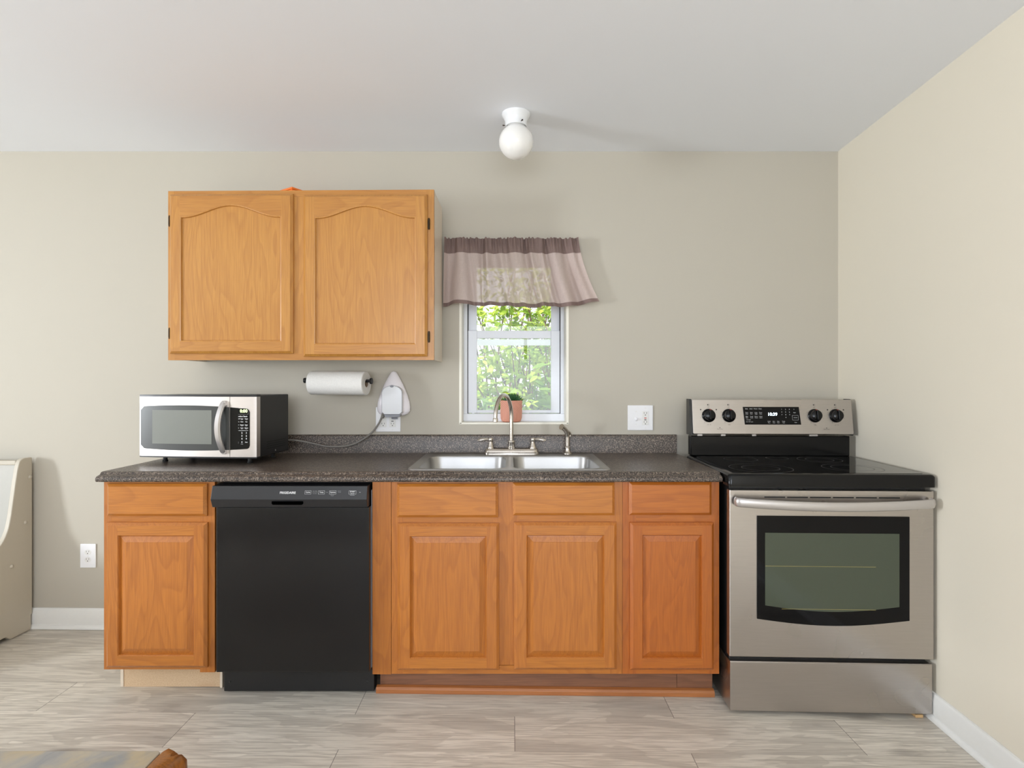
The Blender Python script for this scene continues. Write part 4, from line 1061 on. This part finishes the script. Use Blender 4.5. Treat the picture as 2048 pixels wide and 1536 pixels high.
# ------------------------------------------------------------ garden behind the window
gm = MB(); gm.box(-14, 14, YW + .02, 26, -.62, -.6); struct(gm.build('ground', GRND), 'green garden ground behind the window')
def leaf(m, p, d, n, L_, W_, mi=0):
    d = d.normalized(); s = d.cross(n)
    if s.length < .01: s = Vector((1, 0, 0))
    s.normalize(); n2 = s.cross(d).normalized()
    a = p; b = p + d * L_ * .45; c = p + d * L_
    l1 = p + d * L_ * .3 + s * W_ * .5 + n2 * W_ * .12; r1 = p + d * L_ * .3 - s * W_ * .5 + n2 * W_ * .12
    l2 = p + d * L_ * .7 + s * W_ * .38 + n2 * W_ * .1; r2 = p + d * L_ * .7 - s * W_ * .38 + n2 * W_ * .1
    m.face([a, b, l2, l1][::1], mi); m.face([b, c, l2], mi); m.face([a, r1, r2, b], mi); m.face([b, r2, c], mi)
def branchy(name, label, base, spread, n_br, L0, leafL, mat, seed, lean=(0, 0, 1), leaves=16, cat='shrub', group=None):
    r = random.Random(seed); t = thing(name, label, cat, base, group=group)
    mb = MB(); ml = MB(); b = Vector(base)
    for i in range(n_br):
        d = Vector((r.uniform(-1, 1) * spread[0] + lean[0], r.uniform(-1, 1) * spread[1] + lean[1], lean[2] * r.uniform(.55, 1.15))); Lb = L0 * r.uniform(.6, 1.1)
        dd = d.normalized(); side = Vector((r.uniform(-1, 1), r.uniform(-1, 1), -.4)) * Lb * .22
        P_ = [b + dd * Lb * k / 5 + side * (k / 5) ** 2 for k in range(6)]
        P_ = curve_pts(P_, 3); mb.tube(P_, [.011 * (1 - .8 * k / (len(P_) - 1)) * L0 / 2.2 for k in range(len(P_))], n=5)
        for k in range(leaves):
            q_ = P_[min(len(P_) - 1, int((.25 + .75 * r.random()) * len(P_)))]
            tw = Vector((r.uniform(-1, 1), r.uniform(-1, 1), r.uniform(-.6, .8))).normalized() * r.uniform(.05, .34)
            if r.random() < .35: mb.tube([q_, q_ + tw * .5, q_ + tw], [.003, .002, .001], n=4)
            for _ in range(3):
                ld = tw.normalized() + Vector((r.uniform(-1, 1), r.uniform(-1, 1), r.uniform(-.8, .4))) * .8
                leaf(ml, q_ + tw * r.uniform(.5, 1), ld, Vector((r.uniform(-.5, .5), -r.uniform(.2, 1), 1)), leafL * r.uniform(.6, 1.25), leafL * r.uniform(.38, .55))
    mb.build('stem', BARK, t, smooth=60); ml.build('foliage', mat, t)
    return t
tr_ = thing('tree', 'brown tree trunk with loose leaves left outside the window', 'tree', (-1.02, 6.2, -.6))
m = MB(); m.tube(curve_pts([(-1.02, 6.2, -.62), (-.98, 6.2, .4), (-.93, 6.22, 1.3), (-.90, 6.25, 2.4), (-.95, 6.3, 3.8)], 6), [.15 - .0035 * k for k in range(25)], n=16); m.build('trunk', BARK, tr_, smooth=60)
ml = MB(); r = random.Random(3)
for i in range(1500):
    p = Vector((-.85 + r.gauss(0, .6), 6.2 + r.uniform(-.4, .4), 2.9 + r.gauss(0, .75)))
    leaf(ml, p, Vector((r.uniform(-1, 1), r.uniform(-1, 1), r.uniform(-1, .3))), Vector((r.uniform(-.5, .5), -.6, 1)), r.uniform(.06, .13), r.uniform(.03, .06))
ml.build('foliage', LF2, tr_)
branchy('shrub', 'near shrub with broad leaves on thin stems right outside the window', (.42, 4.35, -.6), (.22, .12), 12, 2.5, .12, LF1, 11, leaves=26)
branchy('shrub', 'grey-green shrub low outside the left half of the window', (-.55, 5.4, -.6), (.2, .1), 12, 2.2, .11, LF3, 12, leaves=26)
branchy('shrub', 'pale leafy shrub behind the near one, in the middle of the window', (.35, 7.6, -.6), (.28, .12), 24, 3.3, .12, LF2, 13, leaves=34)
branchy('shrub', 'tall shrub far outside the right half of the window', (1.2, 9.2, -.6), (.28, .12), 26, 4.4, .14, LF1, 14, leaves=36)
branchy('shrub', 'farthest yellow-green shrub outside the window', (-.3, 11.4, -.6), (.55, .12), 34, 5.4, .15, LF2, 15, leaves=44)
